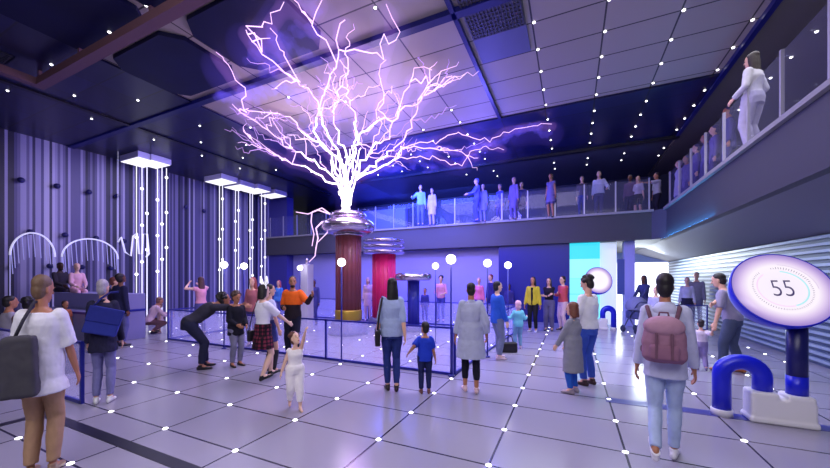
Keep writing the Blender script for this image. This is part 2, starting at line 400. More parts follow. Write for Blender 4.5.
# ================================================================== small lights
def ceil_z(X, Y):
    if -9.15 < X < 3.12 and Y < 9.95:
        for cx in (-7.95, -5.45, -3.0):
            for cy in (1.0, 2.75, 4.55):
                if abs(X - cx) < 1.13 and abs(Y - cy) < 0.81: return CE - 0.11
        return CE - 0.02
    return CE - 0.07
def disc_bm(r, h):
    bm = NB(); lathe(bm, [(r * 0.6, 0), (r, h * 0.4), (r, h)], 12); return bm
star = glow('downlight_white', (0.95, 0.93, 1.0), 5.0)
first = None
pts = []
for i in range(-10, 8):
    X = -0.62 + 1.21 * i
    for j in range(-5, 13):
        Y = 6.55 + 0.809 * j
        if Y < 2.6 or Y > 16.2: continue
        if X > 4.6: continue
        d = CA * Y - SA * X
        if d < 1: continue
        px = CX + F * (CA * X + SA * Y) / d; py = HY - F * (CE - EYE) / d
        if not (-4 < px < 834 and -4 < py < 175): continue
        if -1.9 > X > -9 and 3.4 < Y < 9.5 and (i * 7 + j * 3) % 5 != 0: continue
        if X < -9 and (i + j) % 2: continue
        if abs(X + 1.83) < 0.1: continue
        pts.append((X, Y))
for X, Y in pts:
    if first is None:
        first = obj('downlight', disc_bm(0.026, 0.02), star); tag(first, 'small round white downlight set in the ceiling grid', 'downlight', 'ceiling downlights'); first.location = (X, Y, ceil_z(X, Y))
    else:
        o = first.copy(); COL.objects.link(o); o.location = (X, Y, ceil_z(X, Y))
first = None
for i in range(-9, 7):
    X = -3.05 + 1.18 * i
    for j in range(-2, 13):
        Y = 3.10 + 0.806 * j
        d = CA * Y - SA * X
        if d < 2.2: continue
        px = CX + F * (CA * X + SA * Y) / d; py = HY + F * EYE / d
        if not (-4 < px < 834 and py < 470) or X < -13 or X > 4.2: continue
        if (i * 5 + j * 3) % 7 == 2 and d > 6: continue
        if first is None:
            bm = NB(); lathe(bm, [(0.028, 0.0), (0.028, 0.004), (0.020, 0.009)], 12)
            first = obj('floor_light', bm, star); tag(first, 'small round white light set flush in the floor tile joints', 'floor light', 'floor lights'); first.location = (X, Y, 0)
        else:
            o = first.copy(); COL.objects.link(o); o.location = (X, Y, 0)

# ================================================================== glass barriers and globe lamps
glassB = glass_mat('barrier_glass', (0.97, 0.97, 1.0), refl=0.04, dens=0.13)
railm = mat('rail_blue', s2l(34, 38, 150), 0.35)
def barrier(pts, label, h=0.86, group=None, posts=True, panel_mat=None):
    t = thing('glass_barrier', label, 'barrier', (pts[0][0], pts[0][1], 0), group=group)
    o0 = V((pts[0][0], pts[0][1], 0)); P = [V((p[0], p[1], 0)) - o0 for p in pts]
    for a, b in zip(P, P[1:]):
        d, u, w = frame_of(b - a)
        for nm, z0, z1, hw in (('glass_panel', 0.05, h - 0.03, 0.006), ('top_rail', h - 0.03, h, 0.02), ('bottom_rail', 0.0, 0.045, 0.02)):
            bm = NB()
            q = [a + u * hw, a - u * hw, b - u * hw, b + u * hw]
            va = [bm.verts.new(p + V((0, 0, z0))) for p in q]; vb = [bm.verts.new(p + V((0, 0, z1))) for p in q]
            bm.faces.new(va); bm.faces.new(vb)
            for k in range(4): bm.faces.new((va[k], va[(k + 1) % 4], vb[(k + 1) % 4], vb[k]))
            obj(nm, bm, glassB if nm == 'glass_panel' else railm, t)
        n = max(1, round((b - a).length / 2.9))
        for k in range(n + 1):
            p = a + (b - a) * k / n
            bm = NB(); box(bm, p + V((-0.02, -0.02, 0)), p + V((0.02, 0.02, h))); obj('post', bm, railm, t)
    return t
barrier([(-10.4, 5.72), (-1.93, 5.72)], 'long waist-high glass barrier with blue rails in front of the coils')
barrier([(-1.90, 5.80), (-1.6, 11.7)], 'glass barrier running back from the globe lamp corner behind the grey coat')
barrier([(-10.6, 11.8), (-1.6, 11.8)], 'far glass barrier behind the coils with dark blue rail')
barrier([(-10.4, 5.80), (-10.6, 11.7)], 'glass barrier end panel beside the crouching pair')
barrier([(-9.6, 2.27), (-6.12, 2.27)], 'near glass barrier in front of two seated dark-haired people')
pa, pb = PX(664, 11.2), PX(707, 11.2)
barrier([(pa.x, pa.y), (pb.x, pb.y)], 'short blue-framed glass barrier beside the bending man in the hall')

globem = glow('globe_white', (1.0, 0.95, 1.0), 7.0)
lamp0 = None
for k, (px, d, lab) in enumerate(((341.5, 7.02, 'globe lamp in front of the brown coil column'), (451, 5.96, 'globe lamp at the barrier corner left of the grey coat'),
        (435.5, 9.0, 'globe lamp above the navy coil near the pink-shirted person'), (487.5, 7.4, 'globe lamp above the blue jacket person'), (508, 8.5, 'globe lamp before the navy wall'),
        (224, 8.3, 'globe lamp above the bending man before the striped wall'), (244, 9.1, 'globe lamp between the striped wall and the teenager'), (300, 10.6, 'globe lamp above the orange jacket man'))):
    p = PX(px, d)
    if lamp0 is None:
        t = thing('globe_lamp', 'slim pole with a white ' + lab, 'lamp', p, group='globe lamps on the barriers'); lamp0 = t
        bm = NB(); lathe(bm, [(0.016, 0), (0.016, 2.0)], 10); obj('pole', bm, railm, t, True)
        bm = NB(); ball(bm, (0, 0, 2.07), 0.085, n=20); obj('globe', bm, globem, t, True)
        bm = NB(); lathe(bm, [(0.06, 0), (0.055, 0.02), (0.02, 0.03)], 16); obj('base', bm, railm, t, True)
    else:
        dup(lamp0, p, label='slim pole with a white ' + lab)

# two-tier plinth on the left with blue edges
t = thing('tiered_plinth', 'lavender two-tier seating plinth with blue edges before the striped wall', 'seating', (-11.3, 4.3, 0))
lav = mat('plinth_lavender', s2l(140, 136, 190), 0.4)
bm = NB(); bevel_box(bm, (-3.6, 0, 0), (0, 1.3, 0.84), 0.01); obj('lower_tier', bm, lav, t)
bm = NB(); bevel_box(bm, (-3.6, 0.55, 0.84), (-0.0, 1.3, 1.30), 0.01); obj('upper_tier', bm, lav, t)
bm = NB(); box(bm, (-3.6, -0.02, 0.80), (0.02, 0.0, 0.86)); box(bm, (0, -0.02, 0.80), (0.02, 1.3, 0.86)); box(bm, (-0.02, -0.02, 0), (0.02, 0.0, 0.8)); obj('edge_rail', bm, railm, t)
t = thing('bench', 'plain dark bench under the two seated dark-haired people', 'bench', (-9.1, 2.85, 0))
bm = NB(); bevel_box(bm, (-0.9, -0.2, 0.40), (0.9, 0.2, 0.46), 0.01); obj('seat', bm, mat('bench_dark', s2l(50, 48, 80), 0.5), t)
for x in (-0.8, 0.8):
    bm = NB(); box(bm, (x - 0.04, -0.18, 0), (x + 0.04, 0.18, 0.40)); obj('leg', bm, mat('bench_dark', s2l(50, 48, 80), 0.5), t)

# ================================================================== mezzanine balustrades
glassR = glass_mat('balustrade_glass', (0.96, 0.96, 1.0), refl=0.015, dens=0.03)
postm = mat('post_white', s2l(190, 186, 200), 0.35, 0.3)
def balustrade(a, b, n, label, h=1.15):
    t = thing('balustrade', label, 'balustrade', (a[0], a[1], 4.1))
    A, B = V((0, 0, 0)), V((b[0] - a[0], b[1] - a[1], 0)); d, u, w = frame_of(B)
    bm = NB(); q = [u * 0.006, -u * 0.006, B - u * 0.006, B + u * 0.006]
    va = [bm.verts.new(p + V((0, 0, 0.06))) for p in q]; vb = [bm.verts.new(p + V((0, 0, h))) for p in q]
    bm.faces.new(va); bm.faces.new(vb)
    for k in range(4): bm.faces.new((va[k], va[(k + 1) % 4], vb[(k + 1) % 4], vb[k]))
    obj('glass_panel', bm, glassR, t)
    for k in range(n + 1):
        p = B * k / n
        bm = NB(); box(bm, p + V((-0.022, -0.022, 0.0)), p + V((0.022, 0.022, h + 0.04))); obj('post', bm, postm, t)
    return t
balustrade((-15.9, 14.22), (2.5, 14.22), 18, 'glass balustrade with pale posts along the far balcony edge')
balustrade((2.98, 13.7), (2.98, 1.7), 11, 'glass balustrade with pale posts along the rising right balcony edge')

# ================================================================== strand lights at the left wall
panel0 = None
for k, (px, X, wx, wy, lab) in enumerate(((141, -14.9, 1.25, 0.8, 'bright square ceiling light panel first from the left, above the leftmost light strands'), (154, -14.7, 1.0, 0.7, 'square ceiling light panel just behind the leftmost one'),
        (221, -14.6, 1.2, 0.8, 'square ceiling light panel above a lone pair of strands'), (239, -14.7, 1.2, 0.8, 'square ceiling light panel left of a touching twin'), (256, -14.5, 1.2, 0.8, 'square ceiling light panel right of a touching twin'), (273, -14.5, 1.2, 0.8, 'square ceiling light panel furthest along the striped wall'))):
    p = atX(px, X, CE - 0.30)
    t = thing('square_ceiling_lamp', lab, 'ceiling light', p, group='square light panels by the striped wall')
    bm = NB(); bevel_box(bm, (-wx / 2, -wy / 2, 0.02), (wx / 2, wy / 2, 0.24), 0.01); obj('housing', bm, mat('panel_housing', s2l(176, 172, 214), 0.5), t)
    bm = NB(); box(bm, (-wx / 2 + 0.03, -wy / 2 + 0.03, 0.0), (wx / 2 - 0.03, wy / 2 - 0.03, 0.02)); obj('diffuser', bm, glow('panel_white', (0.9, 0.88, 1.0), 1.3), t)
strandm = glow('strand_white', (0.80, 0.78, 1.0), 1.5)
for k, (px, X) in enumerate(((136.5, -14.9), (142, -14.9), (147, -14.9), (157.5, -14.7), (162, -14.7), (166.5, -14.7), (219.5, -14.6), (222.5, -14.6), (235.5, -14.7), (238.5, -14.7), (250, -14.5), (252.5, -14.5), (261.5, -14.5), (265, -14.5))):
    p = atX(px, X, 0.0)
    t = thing('light_strand', 'thin glowing vertical strand hanging from a square light panel by the striped wall', 'light strand', p, group='glowing strands by the striped wall')
    bm = NB(); lathe(bm, [(0.016, 0.0), (0.016, CE - 0.3)], 8); obj('tube', bm, strandm, t)
    for q in range(2 + k % 2):
        bm = NB(); ball(bm, (0, 0, 1.9 + ((k * 37) % 11) * 0.12 + q * 1.4), 0.055, n=10); obj('bead', bm, glow('bead_white', (1, 1, 1), 2.5), t, True)
# dark beads on the striped wall
b0 = None
for px, py in ((21, 180), (57, 186), (89, 192), (117, 196), (30, 232), (65, 235), (96, 238), (124, 241), (186, 207), (204, 211), (13, 266), (50, 266), (82, 267), (111, 268)):
    p = atX(px, -15.95); d = CA * p.y - SA * p.x; p.z = EYE + (HY - py) / F * d
    if b0 is None:
        bm = NB(); ball(bm, (0, 0, 0), 0.09, n=12); b0 = obj('wall_bead', bm, mat('bead_navy', s2l(24, 22, 92), 0.4), None, True); b0.location = p
        tag(b0, 'dark navy round bead fixed on the striped wall', 'bead', 'navy beads on the striped wall')
    else:
        o = b0.copy(); COL.objects.link(o); o.location = p
# white wire arches in front of the striped wall
wire = mat('wire_white', s2l(224, 222, 245), 0.4, emit=(0.8, 0.8, 1.0), es=0.45)
def arch(px0, px1, pytop, pybase, X, label, nh):
    a = atX(px0, X); b = atX(px1, X); da = CA * a.y - SA * a.x; db = CA * b.y - SA * b.x
    z0 = EYE + (HY - pybase) / F * (da + db) / 2; z1 = EYE + (HY - pytop) / F * (da + db) / 2
    t = thing('wire_arch', label, 'wire sculpture', (X, (a.y + b.y) / 2, 0)); hw = (b.y - a.y) / 2
    bm = NB(); tube(bm, [(0, -hw * math.cos(PI * k / 24), z0 + (z1 - z0) * math.sin(PI * k / 24)) for k in range(25)], 0.026, 6); obj('arch_rib', bm, wire, t, True)
    bm = NB()
    for k in range(1, nh):
        q = PI * k / nh; y = -hw * math.cos(q); zt = z0 + (z1 - z0) * math.sin(q)
        tube(bm, [(0, y, zt), (0, y + 0.04, zt - 0.75)], 0.013, 5)
    obj('hangers', bm, mat('wire_faint', s2l(170, 168, 220), 0.5, emit=(0.7, 0.7, 1.0), es=0.15), t)
    bm = NB(); box(bm, (-0.012, -0.012, 0), (0.012, 0.012, z0))
    for v in bm.verts: v.co.y -= hw
    obj('stand', bm, MATS['wire_faint'], t)
arch(10, 55, 233, 256, -15.2, 'white wire arch with hangers, taller one nearest the frame edge', 12)
arch(62, 118, 239, 258, -15.2, 'wide low white wire arch between the taller arch and the light strands', 16)
bm = NB(); pp = []
for px, py in ((118, 242), (121, 237), (125, 252), (131, 256), (133, 236), (137, 233), (139, 254), (142, 254), (143, 234), (147, 234), (149, 254), (146, 257)):
    p = atX(px, -15.1); d = CA * p.y - SA * p.x; p.z = EYE + (HY - py) / F * d; pp.append(p)
tube(bm, pp, 0.03, 6)
for p in (pp[0],): tube(bm, [p, V((p.x, p.y, CE - 0.04))], 0.006, 5)
tag(obj('wire_squiggle', bm, wire, None, True), 'white looping wire squiggle crossing the leftmost light strands', 'wire sculpture')

# ================================================================== coils
chrome = mat('coil_chrome', s2l(196, 184, 205), 0.18, 0.9)
def striped_column(r, h, n, m1, name, t, z0=0.0):
    bm = NB()
    rr = []
    for k in range(n):
        pass
    lathe(bm, [(r, z0), (r, z0 + h)], 48)
    for k in range(n):
        a = 2 * PI * k / n
        c = V((r * math.cos(a), r * math.sin(a), 0))
        tube(bm, [c + V((0, 0, z0)), c + V((0, 0, z0 + h))], r * 0.06, 6)
    return obj(name, bm, m1, t, True)
def column_mat(name, c1, c2):
    m = bpy.data.materials.new(name); m.use_nodes = True; nt = m.node_tree; L = nt.links.new
    b = nt.nodes['Principled BSDF']; b.inputs['Roughness'].default_value = 0.4
    tc = nt.nodes.new('ShaderNodeTexCoord'); wv = nt.nodes.new('ShaderNodeTexWave'); wv.bands_direction = 'Z'; wv.inputs['Scale'].default_value = 9
    wv.inputs['Distortion'].default_value = 0.3
    L(tc.outputs['Object'], wv.inputs['Vector'])
    mx = nt.nodes.new('ShaderNodeMix'); mx.data_type = 'RGBA'; L(wv.outputs['Fac'], mx.inputs[0]); mx.inputs[6].default_value = (*c1, 1); mx.inputs[7].default_value = (*c2, 1)
    L(mx.outputs[2], b.inputs['Base Color']); return m
# main coil
pc = PX(348.5, 10.6)
t = thing('tesla_coil', 'large coil with brown column and big chrome ring under the lightning', 'tesla coil', pc)
bm = NB(); lathe(bm, [(0.62, 0), (0.62, 0.12), (0.55, 0.2), (0.55, 0.36), (0.42, 0.42)], 40); obj('base', bm, mat('coil_base', s2l(96, 90, 150), 0.4), t, True)
striped_column(0.38, 2.5, 20, column_mat('brown_winding', s2l(140, 66, 70), s2l(104, 48, 70)), 'winding', t, 0.75)
bm = NB(); lathe(bm, [(0.40, 0.42), (0.42, 0.46), (0.42, 0.72), (0.40, 0.76)], 40); obj('collar', bm, mat('coil_gold', s2l(170, 140, 50), 0.35, 0.5), t, True)
def torus_prof(Rm, r, z, sq=1.0):
    return [(Rm + r * math.cos(a), z + r * sq * math.sin(a)) for a in [(-PI / 2 + PI * k / 12) for k in range(13)]]
bm = NB(); lathe(bm, [(0.30, 3.1)] + torus_prof(0.56, 0.26, 3.36, 0.85) + [(0.3, 3.56)], 48); obj('toroid', bm, chrome, t, True)
bm = NB(); lathe(bm, [(0.28, 3.5)] + torus_prof(0.40, 0.16, 3.70, 0.8) + [(0.2, 3.80), (0.05, 3.86)], 48); obj('upper_toroid', bm, chrome, t, True)
bm = NB(); lathe(bm, [(0.2, 3.05), (0.45, 3.06), (0.48, 3.1), (0.2, 3.14)], 40); obj('corona_ring', bm, chrome, t, True)
# red coil
pr = PX(384, 12.6)
t = thing('tesla_coil', 'red-columned coil with stacked pale rings behind the black-haired woman', 'tesla coil', pr)
bm = NB(); lathe(bm, [(0.6, 0), (0.6, 0.2), (0.5, 0.3)], 36); obj('base', bm, mat('coil_base', s2l(96, 90, 150), 0.4), t, True)
striped_column(0.42, 2.35, 18, column_mat('red_winding', s2l(246, 40, 120), s2l(214, 26, 104)), 'winding', t, 0.3)
for z in (2.72, 2.92, 3.12):
    bm = NB(); lathe(bm, [(0.4, z - 0.03)] + torus_prof(0.72, 0.055, z, 1.0) + [(0.4, z + 0.03)], 40); obj('ring', bm, chrome, t, True)
# navy coil
pn = PX(413.5, 11.2)
t = thing('tesla_coil', 'small coil with navy column and flat chrome ring beside the red coil', 'tesla coil', pn)
bm = NB(); lathe(bm, [(0.4, 0), (0.4, 0.15), (0.3, 0.2)], 36); obj('base', bm, mat('coil_base', s2l(96, 90, 150), 0.4), t, True)
striped_column(0.19, 1.5, 12, mat('navy_winding', s2l(40, 44, 160), 0.4), 'winding', t, 0.2)
bm = NB(); lathe(bm, [(0.1, 1.7)] + torus_prof(0.48, 0.14, 1.79, 0.9) + [(0.1, 1.88)], 40); obj('toroid', bm, chrome, t, True)
# pale earthing post struck by the small bolt
pe = PX(307, 11.0)
t = thing('earthing_post', 'tall pale square post struck by the small bolt beside the brown coil', 'post', pe)
bm = NB(); bevel_box(bm, (-0.15, -0.15, 0), (0.15, 0.15, 2.2), 0.02); obj('shaft', bm, mat('post_pale', s2l(206, 202, 226), 0.5), t)
bm = NB(); lathe(bm, [(0.06, 2.2), (0.05, 2.3), (0.015, 2.42)], 12); obj('tip', bm, chrome, t, True)

# ------------------------------------------------------------------ lightning
bolt_core = glow('bolt_core', (1.0, 0.82, 1.0), 3.2)
bolt_side = glow('bolt_side', (0.90, 0.56, 1.0), 1.7)
bolt_thin = glow('bolt_thin', (0.66, 0.36, 1.0), 1.1)
def ceil_d(py): return F * (CE - 0.2 - EYE) / max(1.0, HY - py)
rb = random.Random(3)
def zig(pts3, amp, sub):
    out = [pts3[0]]
    for a, b in zip(pts3, pts3[1:]):
        L = (b - a).length
        n = max(1, int(L / sub))
        for k in range(1, n + 1):
            p = a.lerp(b, k / n)
            if k < n: p = p + V((rb.gauss(0, amp), rb.gauss(0, amp), rb.gauss(0, amp)))
            p.z = min(p.z, CE - 0.13); out.append(p)
    return out
D0 = 10.55
def bolt(path, d0, d1):
    n = len(path); return [PXY(px, py, d0 + (d1 - d0) * (k / (n - 1)) ** 1.1) for k, (px, py) in enumerate(path)]
TR = [(346, 214), (345, 205), (347, 192), (346, 180), (344, 168)]
dT = 9.9
bmA, bmB, bmC = NB(), NB(), NB()
trunk = bolt(TR, D0, dT)
tube(bmA, zig(trunk, 0.02, 0.2), [0.16, 0.17, 0.19, 0.17, 0.15, 0.13] + [0.12] * 40, 8) if False else None
zz = zig(trunk, 0.03, 0.2); tube(bmA, zz, 0.075, 8, 0.05)
for k_ in range(9):
    ox = (-9, -6, -4, -2, 1, 3, 5, 7, 10)[k_]
    zz = zig(bolt([(346 + ox * .2, 214), (346 + ox * 0.5, 198), (346 + ox * .9, 182), (345 + ox * 1.6, 160 - (k_ * 5) % 14)], D0, 9.7 + 0.1 * (k_ % 4)), 0.05, 0.14); tube(bmA, zz, 0.034, 6, 0.014)
HALO = [zig(trunk, 0, 0.3)]
MAIN = [  # path from the trunk outwards, in the photograph's frame
    [(340, 178), (332, 160), (326, 150), (318, 138), (316, 122), (320, 105), (325, 90), (330, 75), (337, 62), (336, 40), (345, 20)],
    [(343, 172), (338, 150), (328, 135), (322, 118), (318, 100), (312, 88), (300, 82), (290, 76), (278, 62), (262, 52), (252, 40), (246, 30)],
    [(340, 180), (326, 170), (312, 160), (296, 152), (282, 140), (268, 130), (250, 118), (240, 112), (232, 104)],
    [(338, 184), (322, 176), (308, 168), (292, 164), (278, 156), (262, 148), (252, 140), (243, 128)],
    [(344, 170), (336, 156), (325, 146), (310, 138), (298, 128), (290, 115), (282, 104), (272, 92), (256, 86), (246, 96), (244, 110)],
    [(350, 168), (356, 150), (356, 130), (355, 112), (350, 100), (346, 88), (348, 74), (340, 60)],
    [(354, 172), (366, 160), (372, 148), (384, 140), (390, 128), (398, 118), (400, 106), (404, 92), (410, 82)],
    [(356, 176), (370, 166), (382, 158), (394, 150), (404, 140), (412, 128), (416, 114), (418, 100), (428, 84), (426, 76)],
    [(356, 180), (372, 172), (388, 164), (398, 158), (402, 148), (414, 146), (430, 148), (446, 150), (462, 152), (478, 158)],
    [(350, 166), (352, 146), (362, 132), (374, 124), (384, 118), (392, 122), (398, 112), (412, 106), (422, 98), (440, 84), (452, 76)],
    [(346, 165), (344, 146), (336, 128), (332, 112), (338, 100), (330, 84)],
]
for k, pth in enumerate(MAIN):
    d1 = min(11.5, max(5.8, ceil_d(pth[-1][1])))
    zz = zig(bolt(pth, dT + 0.1, d1), 0.05, 0.15); HALO.append(zz)
    c_ = len(zz) * 2 // 5; tube(bmA, zz[:c_ + 1], 0.030, 6, 0.020); tube(bmB, zz[c_:], 0.019, 6, 0.008)
    # side shoots
    for q in range(10):
        i = rb.randrange(3, len(zz) - 2); a = zz[i]; dirv = (zz[i + 2] - zz[i - 2]).normalized()
        v = (dirv + V((rb.gauss(0, 0.6), rb.gauss(0, 0.6), rb.gauss(0.2, 0.5)))).normalized()
        L = rb.uniform(0.35, 1.3)
        e = [a, a + v * L * 0.5, a + v * L + V((rb.gauss(0, 0.15), rb.gauss(0, 0.15), rb.gauss(0.1, 0.15)))]
        for p in e: p.z = min(p.z, CE - 0.14)
        tube(bmC if q % 2 else bmB, zig(e, 0.045, 0.11), 0.014, 5, 0.004)
SIDE = [
    [(402, 148), (420, 142), (440, 140), (458, 132), (480, 140), (500, 136), (522, 128), (552, 124)],
    [(398, 158), (420, 156), (440, 160), (462, 166), (470, 152), (486, 146), (504, 150)],
    [(336, 62), (326, 40), (312, 24), (302, 10), (294, 0)],
    [(262, 52), (254, 34), (246, 26), (262, 26), (272, 24), (280, 10), (284, 2)],
    [(244, 110), (246, 96), (240, 84), (232, 70), (224, 60), (216, 52)],
    [(300, 82), (290, 66), (284, 52), (276, 40), (270, 28)],
    [(384, 60), (380, 44), (384, 34), (396, 40), (400, 32), (392, 18), (386, 4)],
    [(410, 82), (414, 68), (424, 62), (432, 70)],
    [(312, 24), (316, 12), (322, 0)],
    [(378, 110), (384, 92), (380, 78), (386, 60)],
    [(372, 148), (380, 128), (376, 110), (384, 96), (392, 86)],
    [(296, 152), (290, 138), (276, 126), (270, 110)],
]
for pth in SIDE:
    da = ceil_d(pth[0][1] - 12); d1 = ceil_d(pth[-1][1])
    da = min(da, 10); d1 = min(11.5, d1)
    zz = zig(bolt(pth, da, d1), 0.05, 0.14); zz = zig([min((p for h_ in HALO for p in h_), key=lambda p: (p - zz[0]).length), zz[0]], .06, .13)[:-1] + zz; HALO.append(zz); tube(bmB, zz, 0.015, 5, 0.006)
SM = [[(334, 222), (322, 222), (316, 228), (318, 238), (316, 248), (315, 256), (309, 262)], [(330, 214), (322, 208), (312, 212), (311, 222), (314, 234), (312, 246)],
      [(330, 214), (318, 210), (308, 214), (296, 212)], [(338, 216), (333, 226), (326, 234), (318, 242)]]
t = thing('lightning', 'branching white and violet lightning rising from the big chrome ring to the ceiling', 'lightning', PXY(346, 214, D0))
obj('main_branches', bmA, bolt_core, t, True); obj('side_branches', bmB, bolt_side, t, True); obj('fine_branches', bmC, bolt_thin, t, True)['kind'] = 'stuff'
def halo(name, r0, col, es, vox):
    m = bpy.data.materials.new(name); m.use_nodes = True; nt = m.node_tree; nt.nodes.clear()
    out = nt.nodes.new('ShaderNodeOutputMaterial'); em = nt.nodes.new('ShaderNodeEmission'); em.inputs[0].default_value = (*col, 1); em.inputs[1].default_value = es
    nt.links.new(em.outputs[0], out.inputs['Volume'])
    bm = NB()
    for zz in HALO:
        z2 = [zz[k] for k in range(0, len(zz), 3)] + [zz[-1]]
        z2 = [V((p.x, p.y, min(p.z, CE - 0.12 - r0))) for p in z2]
        if len(z2) > 1:
            for a_, b_ in zip(z2, z2[1:]): capsule(bm, a_, b_, r0, r0 * .85, 8)
    o = obj(name, bm, m, t, True); remesh(o, vox, 4); return o
halo('violet_glow', 0.16, (0.60, 0.24, 1.0), 0.34, 0.06)
halo('blue_glow', 0.38, (0.18, 0.10, 1.0), 0.10, 0.11)
mcl = bpy.data.materials.new('glow_patch'); mcl.use_nodes = True; nt_ = mcl.node_tree; nt_.nodes.clear()
o_ = nt_.nodes.new('ShaderNodeOutputMaterial'); e_ = nt_.nodes.new('ShaderNodeEmission'); e_.inputs[0].default_value = (0.16, 0.10, 1.0, 1); e_.inputs[1].default_value = 0.85
nt_.links.new(e_.outputs[0], o_.inputs['Volume'])
bm = NB()  # added glowing blobs imitate the blue light patches near the ceiling
for px, py in ((372, 152), (388, 146), (404, 152), (418, 144), (432, 154), (446, 146), (462, 152), (476, 146), (492, 140), (512, 134), (534, 128), (396, 168), (414, 166), (380, 170), (362, 166), (430, 168), (300, 92), (282, 84), (262, 96), (246, 92), (232, 84), (270, 60), (256, 50), (286, 40), (318, 30), (338, 110), (312, 120)):
    p = PXY(px + rb.uniform(-4, 4), py + rb.uniform(-3, 3), min(11.2, ceil_d(py) * 0.96)); p.z = min(p.z, CE - .42)
    for q in range(3): ball(bm, p + V((rb.gauss(0, .25), rb.gauss(0, .2), rb.gauss(0, .05))), (rb.uniform(.12, .38), rb.uniform(.12, .3), rb.uniform(.05, .14)), None, 10)
pcl = obj('glow_patches', bm, mcl, t, True); remesh(pcl, .06, 3, .22); pcl['kind'] = 'stuff'
for c_ in t.children: c_.location = -t.location
bm = NB()
for k, pth in enumerate(SM):
    tube(bm, zig(bolt(pth, 10.3, 10.9 if k == 0 else 10.4), 0.03, 0.2), 0.032 if k == 0 else 0.022, 5, 0.012)
tag(obj('lightning_arc', bm, bolt_side, None, True), 'small arc of lightning curling from the chrome ring down to the pale post', 'lightning')

# ================================================================== kiosks
kb = mat('kiosk_blue', s2l(24, 34, 214), 0.3); kw = mat('kiosk_white', s2l(236, 232, 240), 0.35); kn = mat('kiosk_navy', s2l(22, 22, 96), 0.35)
def screen_mat():
    m = bpy.data.materials.new('kiosk_screen'); m.use_nodes = True; nt = m.node_tree; L = nt.links.new
    b = nt.nodes['Principled BSDF']; b.inputs['Base Color'].default_value = (0.05, 0.05, 0.06, 1); b.inputs['Roughness'].default_value = 0.25
    tc = nt.nodes.new('ShaderNodeTexCoord'); le = nt.nodes.new('ShaderNodeVectorMath'); le.operation = 'LENGTH'; L(tc.outputs['Object'], le.inputs[0])
    cr = nt.nodes.new('ShaderNodeValToRGB'); E = cr.color_ramp.elements
    E[0].position = 0.0; E[0].color = (*s2l(246, 236, 252), 1); E[1].position = 0.47; E[1].color = (*s2l(150, 124, 200), 1)
    for p, c in ((0.31, s2l(254, 244, 254)), (0.37, s2l(226, 204, 240)), (0.42, s2l(190, 164, 220))):
        e = E.new(p); e.color = (*c, 1)
    L(le.outputs['Value'], cr.inputs[0]); L(cr.outputs[0], b.inputs['Emission Color']); b.inputs['Emission Strength'].default_value = 0.95
    return m
scr_m = screen_mat()
